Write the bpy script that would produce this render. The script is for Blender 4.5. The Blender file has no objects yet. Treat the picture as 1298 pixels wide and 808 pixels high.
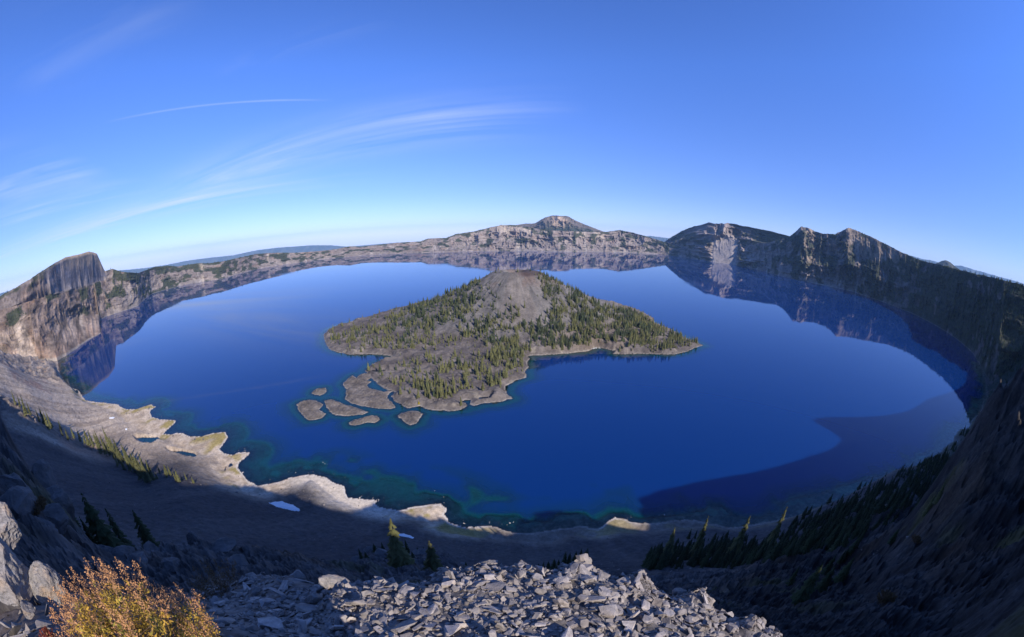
# Caldera lake with a cone island, seen from the rim: everything is built in metres, lake level z = 0.
import bpy, bmesh, math, random
import numpy as np
from mathutils import Vector, Matrix, Euler

random.seed(7)
RNG = np.random.default_rng(11)
SC = bpy.context.scene
COL = SC.collection

# ---------------------------------------------------------------- camera model (survey of the photograph)
FPX, PITCH, H = 485.0, math.radians(13.2), 450.0
CX, CY = 649.0, 404.0
SUN_AZ, SUN_EL = 140.0, 35.0          # degrees clockwise from the view direction, height


def ray(x, y):
    dx = np.asarray(x, float) - CX
    dy = CY - np.asarray(y, float)
    r = np.maximum(np.hypot(dx, dy), 1e-9)
    t = r / FPX
    rx, ru, rf = dx / r * np.sin(t), dy / r * np.sin(t), np.cos(t)
    return rx, rf * math.cos(PITCH) + ru * math.sin(PITCH), -rf * math.sin(PITCH) + ru * math.cos(PITCH)


def azq(x, y):
    """azimuth (deg) and tangent of depression of a sight line"""
    a, b, c = ray(x, y)
    return np.degrees(np.arctan2(a, b)), -c / np.hypot(a, b)


def ground(x, y, z=0.0):
    a, b, c = ray(x, y)
    k = (z - H) / c
    return a * k, b * k


def project(x, y, z):
    Y = y * math.cos(PITCH) - (z - H) * math.sin(PITCH)
    Z = y * math.sin(PITCH) + (z - H) * math.cos(PITCH)
    n = np.sqrt(x * x + Y * Y + Z * Z)
    t = np.arccos(np.clip(Y / n, -1, 1))
    r = np.maximum(np.hypot(x, Z), 1e-9)
    return CX + x / r * t * FPX, CY - Z / r * t * FPX


# ---------------------------------------------------------------- numpy helpers
_PERM = np.random.default_rng(5).permutation(4096)
_VAL = np.random.default_rng(6).random(4096)


def _h(i, j, k):
    return _VAL[_PERM[(_PERM[(_PERM[i & 4095] + j) & 4095] + k) & 4095]]


def vnoise(x, y, z=0.0):
    x, y, z = np.broadcast_arrays(np.asarray(x, float), np.asarray(y, float), np.asarray(z, float))
    i, j, k = np.floor(x).astype(np.int64), np.floor(y).astype(np.int64), np.floor(z).astype(np.int64)
    u, v, w = x - i, y - j, z - k
    u = u * u * u * (u * (u * 6 - 15) + 10)
    v = v * v * v * (v * (v * 6 - 15) + 10)
    w = w * w * w * (w * (w * 6 - 15) + 10)
    def L(a, b, t): return a + (b - a) * t
    if np.all(w == 0):
        return L(L(_h(i, j, k), _h(i + 1, j, k), u), L(_h(i, j + 1, k), _h(i + 1, j + 1, k), u), v)
    lo = L(L(_h(i, j, k), _h(i + 1, j, k), u), L(_h(i, j + 1, k), _h(i + 1, j + 1, k), u), v)
    hi = L(L(_h(i, j, k + 1), _h(i + 1, j, k + 1), u), L(_h(i, j + 1, k + 1), _h(i + 1, j + 1, k + 1), u), v)
    return L(lo, hi, w)


def fbm(x, y, z=0.0, o=5, g=0.5):
    s, a, n = 0.0, 1.0, 0.0
    f = 1.0
    for q in range(o):
        s = s + a * (vnoise(x * f + 17.3 * q, y * f + 9.1 * q, np.asarray(z) * f) - 0.5)
        n += a
        a *= g
        f *= 2.03
    return s / n * 2.0          # about -1..1


def ridged(x, y, z=0.0, o=5, g=0.5):
    s, a, n, f = 0.0, 1.0, 0.0, 1.0
    for q in range(o):
        v = 1 - np.abs(2 * vnoise(x * f + 31.7 * q, y * f + 5.3 * q, np.asarray(z) * f) - 1)
        s = s + a * v * v
        n += a
        a *= g
        f *= 2.03
    return s / n                # 0..1


def sstep(a, b, x):
    t = np.clip((np.asarray(x, float) - a) / (b - a), 0, 1)
    return t * t * (3 - 2 * t)


def mix(a, b, t):
    t = np.asarray(t)[..., None]
    return np.asarray(a) * (1 - t) + np.asarray(b) * t


def sdf(px, py, poly):
    """signed distance to a polygon, positive inside"""
    px, py = np.asarray(px, float), np.asarray(py, float)
    d = np.full(px.shape, 1e18)
    ins = np.zeros(px.shape, bool)
    n = len(poly)
    for i in range(n):
        x1, y1 = poly[i]
        x2, y2 = poly[(i + 1) % n]
        ex, ey = x2 - x1, y2 - y1
        wx, wy = px - x1, py - y1
        t = np.clip((wx * ex + wy * ey) / max(ex * ex + ey * ey, 1e-9), 0, 1)
        d = np.minimum(d, (wx - ex * t) ** 2 + (wy - ey * t) ** 2)
        c = ((y1 > py) != (y2 > py)) & (px < (x2 - x1) * (py - y1) / ((y2 - y1) if y2 != y1 else 1e-9) + x1)
        ins ^= c
    d = np.sqrt(d)
    return np.where(ins, d, -d)


class TPS:
    def __init__(s, u, v, w, lam=1e-4):
        s.u, s.v = np.asarray(u, float), np.asarray(v, float)
        n = len(s.u)
        K = s._k(s.u[:, None] - s.u[None], s.v[:, None] - s.v[None]) + lam * np.eye(n)
        Pm = np.stack([np.ones(n), s.u, s.v], 1)
        A = np.block([[K, Pm], [Pm.T, np.zeros((3, 3))]])
        s.c = np.linalg.solve(A, np.concatenate([w, np.zeros(3)]))

    @staticmethod
    def _k(a, b):
        return np.sqrt(a * a + b * b + 1e-4)      # linear kernel: no overshoot

    def __call__(s, u, v):
        r = s.c[-3] + s.c[-2] * u + s.c[-1] * v
        for i in range(len(s.u)):
            r = r + s.c[i] * s._k(u - s.u[i], v - s.v[i])
        return r


# ---------------------------------------------------------------- object helpers
def tag(o, label=None, cat=None, group=None, kind=None):
    if label: o['label'] = label
    if cat: o['category'] = cat
    if group: o['group'] = group
    if kind: o['kind'] = kind
    return o


def link(name, me, mat=None, parent=None):
    o = bpy.data.objects.new(name, me)
    COL.objects.link(o)
    if mat: me.materials.append(mat)
    if parent: o.parent = parent
    return o


def raw_mesh(name, V, F, col=None, smooth=True, attrs=None):
    """V (n,3); F (m,3|4) int arrays"""
    me = bpy.data.meshes.new(name)
    V = np.ascontiguousarray(V, np.float32)
    F = np.ascontiguousarray(F, np.int32)
    k = F.shape[1]
    me.vertices.add(len(V)); me.vertices.foreach_set('co', V.ravel())
    me.loops.add(F.size); me.loops.foreach_set('vertex_index', F.ravel())
    me.polygons.add(len(F))
    me.polygons.foreach_set('loop_start', np.arange(0, F.size, k, dtype=np.int32))
    me.polygons.foreach_set('loop_total', np.full(len(F), k, np.int32))
    me.polygons.foreach_set('use_smooth', np.full(len(F), bool(smooth)))
    if col is not None:
        a = me.attributes.new('col', 'FLOAT_COLOR', 'POINT')
        c = np.ones((len(V), 4), np.float32); c[:, :3] = col
        a.data.foreach_set('color', c.ravel())
    for nm, val in (attrs or {}).items():
        a = me.attributes.new(nm, 'FLOAT', 'POINT')
        a.data.foreach_set('value', np.ascontiguousarray(val, np.float32).ravel())
    me.update(calc_edges=True)
    me.validate()
    return me


def grid_mesh(name, X, Y, Z, col=None, attrs=None, keep=None, smooth=True):
    nr, nc = X.shape
    V = np.stack([X, Y, Z], -1).reshape(-1, 3)
    idx = np.arange(nr * nc).reshape(nr, nc)
    F = np.stack([idx[:-1, :-1], idx[:-1, 1:], idx[1:, 1:], idx[1:, :-1]], -1).reshape(-1, 4)
    c = None if col is None else np.asarray(col).reshape(-1, 3)
    at = {k: np.asarray(v).ravel() for k, v in (attrs or {}).items()}
    if keep is not None:
        k = keep.ravel()
        F = F[k[F].any(1)]
        used = np.unique(F)
        mp = np.full(nr * nc, -1); mp[used] = np.arange(len(used))
        F = mp[F]; V = V[used]
        if c is not None: c = c[used]
        at = {q: v[used] for q, v in at.items()}
    # faces must look up
    p = V[F[:64]]
    if len(F) and np.cross(p[:, 1] - p[:, 0], p[:, 2] - p[:, 0])[:, 2].mean() < 0: F = F[:, ::-1]
    return raw_mesh(name, V, F, c, smooth, at)


# ---------------------------------------------------------------- materials
ALB = 0.64      # the picture is exposed 0.5 stop up, albedos are kept at measured levels


def new_mat(name):
    m = bpy.data.materials.new(name); m.use_nodes = True
    nt = m.node_tree; nt.nodes.clear()
    return m, nt, nt.nodes, nt.links


def nd(N, typ, **kw):
    n = N.new(typ)
    for k, v in kw.items(): setattr(n, k, v)
    return n


def noise_node(N, L, vec, scale, detail=4, rough=0.6):
    n = nd(N, 'ShaderNodeTexNoise'); n.inputs['Scale'].default_value = scale
    n.inputs['Detail'].default_value = detail; n.inputs['Roughness'].default_value = rough
    L.new(vec, n.inputs['Vector'])
    return n.outputs['Fac']


def maprange(N, L, val, a, b, c, d):
    n = nd(N, 'ShaderNodeMapRange')
    for i, q in zip((1, 2, 3, 4), (a, b, c, d)): n.inputs[i].default_value = q
    L.new(val, n.inputs[0])
    return n.outputs[0]


def math_n(N, L, op, a, b=None):
    n = nd(N, 'ShaderNodeMath', operation=op)
    for i, q in enumerate((a, b)):
        if q is None: continue
        if isinstance(q, (int, float)): n.inputs[i].default_value = q
        else: L.new(q, n.inputs[i])
    return n.outputs[0]


def scale_color(N, L, color, fac):
    n = nd(N, 'ShaderNodeVectorMath', operation='SCALE')
    L.new(color, n.inputs[0]); L.new(fac, n.inputs['Scale'])
    return n.outputs[0]


def terrain_mat(name, s1, s2, bump, bdist, lo=0.62, hi=1.38, rough=0.95):
    """albedo from the survey attribute, broken up by two scales of noise; bump from the finer ones"""
    m, nt, N, L = new_mat(name)
    out = nd(N, 'ShaderNodeOutputMaterial'); b = nd(N, 'ShaderNodeBsdfPrincipled')
    at = nd(N, 'ShaderNodeAttribute', attribute_name='col')
    co = nd(N, 'ShaderNodeTexCoord').outputs['Object']
    n1 = noise_node(N, L, co, s1, 5, 0.65); n2 = noise_node(N, L, co, s2, 4, 0.7)
    f = math_n(N, L, 'MULTIPLY', maprange(N, L, n1, 0.3, 0.7, lo * ALB, hi * ALB), maprange(N, L, n2, 0.28, 0.72, lo, hi))
    L.new(scale_color(N, L, at.outputs['Color'], f), b.inputs['Base Color'])
    b.inputs['Roughness'].default_value = rough
    b.inputs['Specular IOR Level'].default_value = 0.15
    bm = nd(N, 'ShaderNodeBump'); bm.inputs['Strength'].default_value = bump; bm.inputs['Distance'].default_value = bdist
    hh = math_n(N, L, 'ADD', n1, math_n(N, L, 'MULTIPLY', n2, 0.5))
    L.new(hh, bm.inputs['Height']); L.new(bm.outputs[0], b.inputs['Normal'])
    L.new(b.outputs[0], out.inputs[0])
    return m


def plain_mat(name, c, rough=0.9, var=0.35, scale=3.0, trans=0.0, bump=0.0, spec=0.2, per_obj=0.0, tint=None):
    c = tuple(q * ALB for q in c); tint = tuple(q * ALB for q in tint) if tint else None
    m, nt, N, L = new_mat(name)
    out = nd(N, 'ShaderNodeOutputMaterial'); b = nd(N, 'ShaderNodeBsdfPrincipled')
    co = nd(N, 'ShaderNodeTexCoord').outputs['Object']
    n1 = noise_node(N, L, co, scale, 5, 0.65)
    f = maprange(N, L, n1, 0.3, 0.7, 1 - var, 1 + var)
    if per_obj:
        oi = nd(N, 'ShaderNodeObjectInfo')
        f = math_n(N, L, 'MULTIPLY', f, maprange(N, L, oi.outputs['Random'], 0, 1, 1 - per_obj, 1 + per_obj))
    rgb = nd(N, 'ShaderNodeRGB'); rgb.outputs[0].default_value = (*c, 1)
    colr = rgb.outputs[0]
    if tint:
        mx = nd(N, 'ShaderNodeMix', data_type='RGBA')
        n3 = noise_node(N, L, co, scale * 0.45, 3, 0.5)
        L.new(maprange(N, L, n3, 0.48, 0.66, 0, 1), mx.inputs[0])
        mx.inputs[6].default_value = (*c, 1); mx.inputs[7].default_value = (*tint, 1)
        colr = mx.outputs[2]
    L.new(scale_color(N, L, colr, f), b.inputs['Base Color'])
    b.inputs['Roughness'].default_value = rough; b.inputs['Specular IOR Level'].default_value = spec
    if bump:
        bm = nd(N, 'ShaderNodeBump'); bm.inputs['Strength'].default_value = 0.8; bm.inputs['Distance'].default_value = bump
        L.new(noise_node(N, L, co, scale * 4, 5, 0.7), bm.inputs['Height']); L.new(bm.outputs[0], b.inputs['Normal'])
    if trans:
        tr = nd(N, 'ShaderNodeBsdfTranslucent'); L.new(scale_color(N, L, colr, f), tr.inputs[0])
        ms = nd(N, 'ShaderNodeMixShader'); ms.inputs[0].default_value = trans
        L.new(b.outputs[0], ms.inputs[1]); L.new(tr.outputs[0], ms.inputs[2]); L.new(ms.outputs[0], out.inputs[0])
    else:
        L.new(b.outputs[0], out.inputs[0])
    return m


def water_mat():
    m, nt, N, L = new_mat('lake_water')
    out = nd(N, 'ShaderNodeOutputMaterial')
    co = nd(N, 'ShaderNodeTexCoord').outputs['Object']
    dep = nd(N, 'ShaderNodeAttribute', attribute_name='depth').outputs['Fac']
    calm = nd(N, 'ShaderNodeAttribute', attribute_name='ruffle').outputs['Fac']
    ramp = nd(N, 'ShaderNodeValToRGB')
    L.new(math_n(N, L, 'DIVIDE', dep, 60.0), ramp.inputs[0])
    cr = ramp.color_ramp
    cr.elements[0].position = 0.0; cr.elements[0].color = (0.003, 0.065, 0.065, 1)
    cr.elements[1].position = 1.0; cr.elements[1].color = DEEP
    for p, c in ((0.12, (0.002, 0.060, 0.075, 1)), (0.3, (0.0014, 0.022, 0.070, 1))):
        e = cr.elements.new(p); e.color = c
    dif = nd(N, 'ShaderNodeBsdfDiffuse'); L.new(ramp.outputs[0], dif.inputs[0])
    tr = nd(N, 'ShaderNodeBsdfTransparent'); tr.inputs[0].default_value = (0.72, 0.92, 0.92, 1)
    op = math_n(N, L, 'SUBTRACT', 1.0, math_n(N, L, 'POWER', 2.718, math_n(N, L, 'DIVIDE', dep, -10.0)))
    body = nd(N, 'ShaderNodeMixShader'); L.new(op, body.inputs[0])
    L.new(tr.outputs[0], body.inputs[1]); L.new(dif.outputs[0], body.inputs[2])
    gl = nd(N, 'ShaderNodeBsdfGlossy'); gl.inputs[0].default_value = (1, 1, 1, 1)
    L.new(maprange(N, L, calm, 0, 1, 0.018, 0.12), gl.inputs['Roughness'])
    bm = nd(N, 'ShaderNodeBump'); bm.inputs['Strength'].default_value = 0.05; bm.inputs['Distance'].default_value = 1.0
    mp = nd(N, 'ShaderNodeMapping'); mp.inputs['Scale'].default_value = (0.02, 0.035, 0.03)
    L.new(co, mp.inputs[0])
    L.new(noise_node(N, L, mp.outputs[0], 1.0, 3, 0.55), bm.inputs['Height'])
    L.new(bm.outputs[0], gl.inputs['Normal'])
    fr = nd(N, 'ShaderNodeFresnel'); fr.inputs[0].default_value = 1.36
    ms = nd(N, 'ShaderNodeMixShader'); L.new(fr.outputs[0], ms.inputs[0])
    L.new(body.outputs[0], ms.inputs[1]); L.new(gl.outputs[0], ms.inputs[2])
    L.new(ms.outputs[0], out.inputs[0])
    return m


DEEP = (0.0001, 0.0195, 0.112, 1)
M_FAR = terrain_mat('far_rock', 0.012, 0.045, 0.5, 14.0, 0.72, 1.28)
M_NEAR = terrain_mat('slope_rock', 0.14, 0.9, 0.6, 0.45, 0.70, 1.30)
M_ISL = terrain_mat('lava_rock', 0.03, 0.16, 0.6, 2.5, 0.72, 1.28)
M_TALUS = terrain_mat('talus_ground', 1.5, 9.0, 0.8, 0.06)
M_ROCK = plain_mat('talus_stone', (0.46, 0.405, 0.375), 0.85, 0.42, 2.6, bump=0.03, per_obj=0.30, tint=(0.40, 0.335, 0.285))
M_BOULDER = plain_mat('boulder_stone', (0.40, 0.36, 0.33), 0.9, 0.4, 2.5, bump=0.05, tint=(0.42, 0.31, 0.22))
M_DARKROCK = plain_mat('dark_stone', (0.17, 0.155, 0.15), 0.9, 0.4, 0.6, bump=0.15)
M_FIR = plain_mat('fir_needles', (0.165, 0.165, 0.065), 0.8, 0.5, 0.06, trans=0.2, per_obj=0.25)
M_FIRDARK = plain_mat('dark_fir_needles', (0.055, 0.075, 0.03), 0.8, 0.4, 0.5, trans=0.15, per_obj=0.25)  # darker fir copy with shade put into the colour; also the dark far forest
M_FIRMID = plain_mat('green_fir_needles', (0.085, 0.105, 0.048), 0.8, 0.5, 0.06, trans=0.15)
M_BARK = plain_mat('bark', (0.16, 0.12, 0.09), 0.95, 0.3, 1.0)
M_SNAG = plain_mat('dead_wood', (0.42, 0.39, 0.35), 0.95, 0.25, 1.0)
M_YELLOW = plain_mat('yellow_foliage', (0.5, 0.4, 0.03), 0.8, 0.3, 1.0, trans=0.3)
M_SNOW = plain_mat('old_snow', (1.0, 1.02, 1.06), 0.6, 0.08, 0.3)
M_BUSHLEAF = plain_mat('golden_leaves', (0.78, 0.48, 0.08), 0.7, 0.45, 9.0, trans=0.35, tint=(0.46, 0.46, 0.09))
M_PLUME = plain_mat('dry_flower_plumes', (0.92, 0.48, 0.21), 0.85, 0.3, 14.0, trans=0.35)
M_TWIG = plain_mat('twigs', (0.30, 0.19, 0.12), 0.9, 0.3, 8.0)
M_HULL = plain_mat('white_hull', (0.8, 0.8, 0.78), 0.4, 0.04, 1.0)
M_DARKTRIM = plain_mat('dark_trim', (0.05, 0.06, 0.08), 0.4, 0.1, 1.0)

# ================================================================ NEAR SHORE AND SLOPES
SHORE_PX = [(72.6, 457.5), (75, 472.6), (82, 484), (87, 490), (100, 496), (107.7, 507.6), (120, 510), (133, 511), (147.7, 512.6),
            (153, 516), (160, 519), (172, 519), (182, 515.5), (193, 512.6), (196.5, 516.4), (191, 520), (189, 524), (193, 529), (204, 532),
            (222.8, 533.2), (221, 537), (212, 545), (207.8, 550), (216, 551), (225, 549), (233, 550), (240, 554), (258, 552), (270, 549), (285, 547.7), (289, 554),
            (283, 563), (278, 570), (284, 574), (295.5, 577.7), (303, 574), (315.5, 574.7), (312, 580), (303, 586), (300.5, 592.7), (304, 598), (310.5, 605.3),
            (318, 612), (325, 616.8), (340, 614.5), (352, 611), (362, 607.8), (380, 604), (397, 601.3), (406, 603), (413, 605.3), (420, 610),
            (429, 614), (436, 618), (437, 625), (440, 630.5), (449, 632), (457, 633), (466, 634), (478, 634.5), (475, 639), (480, 643),
            (490, 646), (505, 646.6), (520, 644.5), (532.8, 641.8), (540, 640), (548, 638.5), (558, 640), (565, 645), (564, 652), (567.9, 661.8), (577, 665),
            (590, 669), (605, 668.5), (620, 667), (634, 671), (650, 676), (670, 677), (688, 675), (710, 671), (733, 666.8), (745, 669), (758, 670.6), (768, 662),
            (778, 656.8), (790, 657.5), (798, 661.8), (810, 664), (830, 664), (850, 661), (868, 659), (884, 661), (900, 663), (925, 669), (943, 667)]
LAKE_NEAR = [tuple(map(float, ground(x, y))) for x, y in SHORE_PX]
LAKE_NEAR += [(520, 385), (640, 375), (760, 385), (880, 372), (960, 392), (1060, 385), (1140, 402), (1234, 411), (1290, 430), (1354, 444),
              (1420, 430), (1520, 460), (1650, 470), (1801, 518), (1930, 540), (2065, 596), (2300, 700), (2805, 993), (3271, 1427), (4500, 3500), (3000, 7600), (-3000, 7600), (-4300, 4200),
              (-3600, 2100), (-2838, 1480), (-2700, 1250), (-2560, 1030)]
POND_PX = [[(172.5, 555), (180, 554), (188, 554.5), (200, 554), (203, 556.5), (197, 560), (194, 564), (185, 563.5), (177, 560)],
           [(215, 572), (230, 571.5), (246, 574.5), (249, 577), (248, 580), (236, 578.5), (225, 575.5)],
           [(96, 494), (99.5, 496), (99, 499), (95, 498)]]
PONDS = [[tuple(map(float, ground(x, y, 1.0))) for x, y in p] for p in POND_PX]

Q = lambda d, q: H - d * q
COLS = {  # azimuth: [(distance, tangent of depression)]
    -125: [(16, .4), (100, .2), (500, .08), (1500, .0), (2700, .0)],
    -105: [(16, .55), (26, .2), (45, .0), (68, -.16), (100, -.12), (200, .0), (400, .04), (800, .0), (2700, .0)],  # unseen rise behind left, here and next column, shaped to shade the left cliff
    -98: [(16, .6), (26, .24), (42, .06), (65, -.04), (100, .0), (200, .08), (400, .06), (800, .0), (1500, -.02), (2700, .0)],
    -91: [(16, .55), (50, .36), (100, .22), (300, .10), (540, .05), (900, .02), (1500, .0), (2700, .0)],
    -85: [(16, .7), (50, .44), (85, .28), (110, .30), (160, .5), (300, .42), (600, .30), (900, .23), (1150, .18), (1400, .17), (1750, .11), (2200, .09), (2700, .07)],
    -80.5: [(16, .75), (45, .52), (75, .34), (97, .26), (125, .50), (160, .62), (300, .5), (600, .34), (900, .245), (1150, .185), (1350, .185), (1500, .16), (1750, .125), (2100, .11), (2700, .10)],
    -77.5: [(16, .85), (40, .68), (62, .52), (80, .45), (100, .6), (150, .78), (300, .56), (480, .46), (800, .325), (1110, .225), (1300, .225), (1500, .195), (1750, .15), (2100, .14), (2700, .12)],
    -75: [(16, .95), (40, .78), (70, .66), (100, .80), (150, .9), (300, .6), (480, .47), (800, .36), (1080, .268), (1250, .262), (1500, .215), (1750, .185), (2100, .172), (2700, .14)],
    -70: [(16, 1.05), (40, .84), (65, .70), (110, .95), (200, .85), (340, .62), (480, .53), (700, .45), (900, .40), (980, .383), (1120, .365), (1350, .292), (1650, .247), (1900, .22), (2250, .195)],
    -64: [(16, 1.1), (40, .86), (65, .75), (110, 1.0), (200, .92), (320, .70), (480, .59), (660, .53), (840, .478), (960, .44), (1150, .375), (1350, .325)],
    -58: [(16, 1.12), (40, .9), (65, .78), (115, 1.05), (200, 1.0), (300, .79), (380, .70), (500, .61), (640, .56), (780, .525), (900, .475), (1050, .42)],
    -51: [(16, 1.12), (50, .92), (75, .86), (130, 1.1), (260, .93), (360, .80), (460, .72), (600, .635), (720, .60), (850, .52)],
    -45: [(16, 1.15), (60, .96), (80, .95), (130, 1.2), (250, 1.02), (330, .91), (430, .81), (550, .73), (640, .685)],
    -36: [(16, 1.3), (60, 1.1), (100, 1.06), (160, 1.15), (260, 1.06), (340, .96), (430, .87), (540, .785), (650, .68)],
    -30: [(16, 1.4), (60, 1.22), (100, 1.10), (190, 1.035), (260, 1.18), (340, .99), (430, .92), (540, .82)],
    -23: [(16, 1.45), (60, 1.25), (100, 1.165), (150, 1.15), (200, 1.05), (260, 1.2), (340, 1.05), (430, .95), (500, .885)],
    -15: [(16, 1.5), (60, 1.32), (110, 1.19), (180, 1.10), (250, 1.28), (340, 1.08), (420, 1.01), (480, .93)],
    0: [(16, 1.55), (60, 1.4), (150, 1.38), (250, 1.28), (330, 1.16), (390, 1.085)],
    12: [(16, 1.55), (60, 1.4), (150, 1.3), (220, 1.16), (300, 1.24), (370, 1.11), (430, 1.02)],
    22: [(16, 1.5), (60, 1.35), (150, 1.25), (230, 1.12), (300, 1.14), (370, 1.05), (440, .98)],
    31: [(16, 1.5), (60, 1.3), (150, 1.2), (250, 1.045), (310, 1.06), (380, 1.01), (450, .93)],
    38: [(16, 1.45), (60, 1.25), (150, 1.1), (250, 1.0), (320, .98), (400, .92), (480, .87)],
    45: [(16, 1.4), (40, 1.25), (100, 1.14), (200, 1.02), (300, .94), (400, .88), (500, .83)],
    52: [(16, 1.35), (40, 1.2), (100, 1.06), (200, .92), (300, .835), (400, .79), (500, .755), (620, .7)],
    58: [(16, 1.3), (30, 1.15), (60, 1.06), (120, .95), (200, .82), (300, .73), (450, .655), (600, .61), (700, .61)],
    66: [(16, 1.2), (30, 1.05), (80, .92), (150, .78), (250, .66), (350, .575), (500, .52), (700, .47), (900, .445)],
    70: [(16, 1.2), (30, 1.0), (80, .88), (130, .72), (170, .60), (240, .64), (310, .60), (400, .57), (550, .51), (800, .45), (1050, .40)],
    72: [(16, 1.15), (30, .95), (60, .86), (110, .66), (165, .43), (225, .64), (400, .62), (600, .53), (900, .43), (1200, .367)],
    75: [(16, 1.1), (30, .92), (60, .8), (110, .5), (165, .255), (225, .56), (400, .52), (600, .47), (900, .42), (1300, .34), (1700, .25), (2100, .205)],
    78.5: [(16, 1.0), (30, .9), (60, .74), (110, .42), (168, .165), (230, .45), (330, .42), (430, .36), (700, .33), (1100, .29), (1600, .22), (2100, .16), (2700, .1)],
    83: [(16, 1.15), (30, .95), (60, .65), (110, .28), (170, .11), (240, .32), (330, .26), (420, .15), (475, .12), (505, .225), (560, .215), (620, .11), (700, .10), (1000, .07), (1400, .04), (2000, .06), (2700, .0)],
    87: [(16, 1.1), (30, .88), (60, .6), (100, .40), (150, .22), (200, .08), (270, .15), (330, .205), (380, .17), (430, .06), (490, .07), (512, .19), (555, .195), (595, .115), (625, .02), (800, -.01), (900, .0), (1200, .0), (1290, -.02), (1345, -.095), (1420, -.09), (1580, -.03), (1950, -.035), (2700, .0)],
    90: [(16, 1.05), (30, .8), (60, .5), (100, .30), (150, .12), (200, .04), (270, .15), (330, .205), (380, .17), (430, .06), (525, .04), (555, .115), (585, .115), (620, .012), (800, -.015), (900, -.005), (1200, -.003), (1300, -.02), (1360, -.1), (1420, -.09), (1580, -.033), (1950, -.045), (2700, .0)],
    94: [(16, .95), (30, .6), (60, .32), (100, .2), (200, .08), (270, .15), (330, .205), (380, .17), (430, .06), (520, .05), (555, .11), (585, .11), (620, .03), (900, .01), (1250, .0), (1360, -.06), (1500, -.03), (2000, -.02), (2700, .0)],
    102: [(16, .85), (24, .32), (40, .15), (80, .12), (150, .12), (300, .09), (700, .03), (1300, .0), (2700, .0)],  # unseen rise behind right, here and next, added to shade the lower right slope
    125: [(16, .8), (24, .35), (40, .15), (100, .15), (300, .12), (700, .06), (1300, .04), (2700, .0)],
}
_k = [(a / 12.0, math.log(d) * 1.6, q) for a, l in COLS.items() for d, q in l]
_tps = TPS([k[0] for k in _k], [k[1] for k in _k], np.array([k[2] for k in _k]))
_GA = np.linspace(-126, 126, 640); _GL = np.linspace(math.log(14), math.log(2800), 330)
_GQ = _tps(_GA[None, :] / 12.0, _GL[:, None] * 1.6)


def _bil(G, gx, gy, x, y):
    fx = np.clip((x - gx[0]) / (gx[1] - gx[0]), 0, len(gx) - 1.001)
    fy = np.clip((y - gy[0]) / (gy[1] - gy[0]), 0, len(gy) - 1.001)
    i, j = fx.astype(int), fy.astype(int)
    u, v = fx - i, fy - j
    return (G[j, i] * (1 - u) + G[j, i + 1] * u) * (1 - v) + (G[j + 1, i] * (1 - u) + G[j + 1, i + 1] * u) * v


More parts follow.
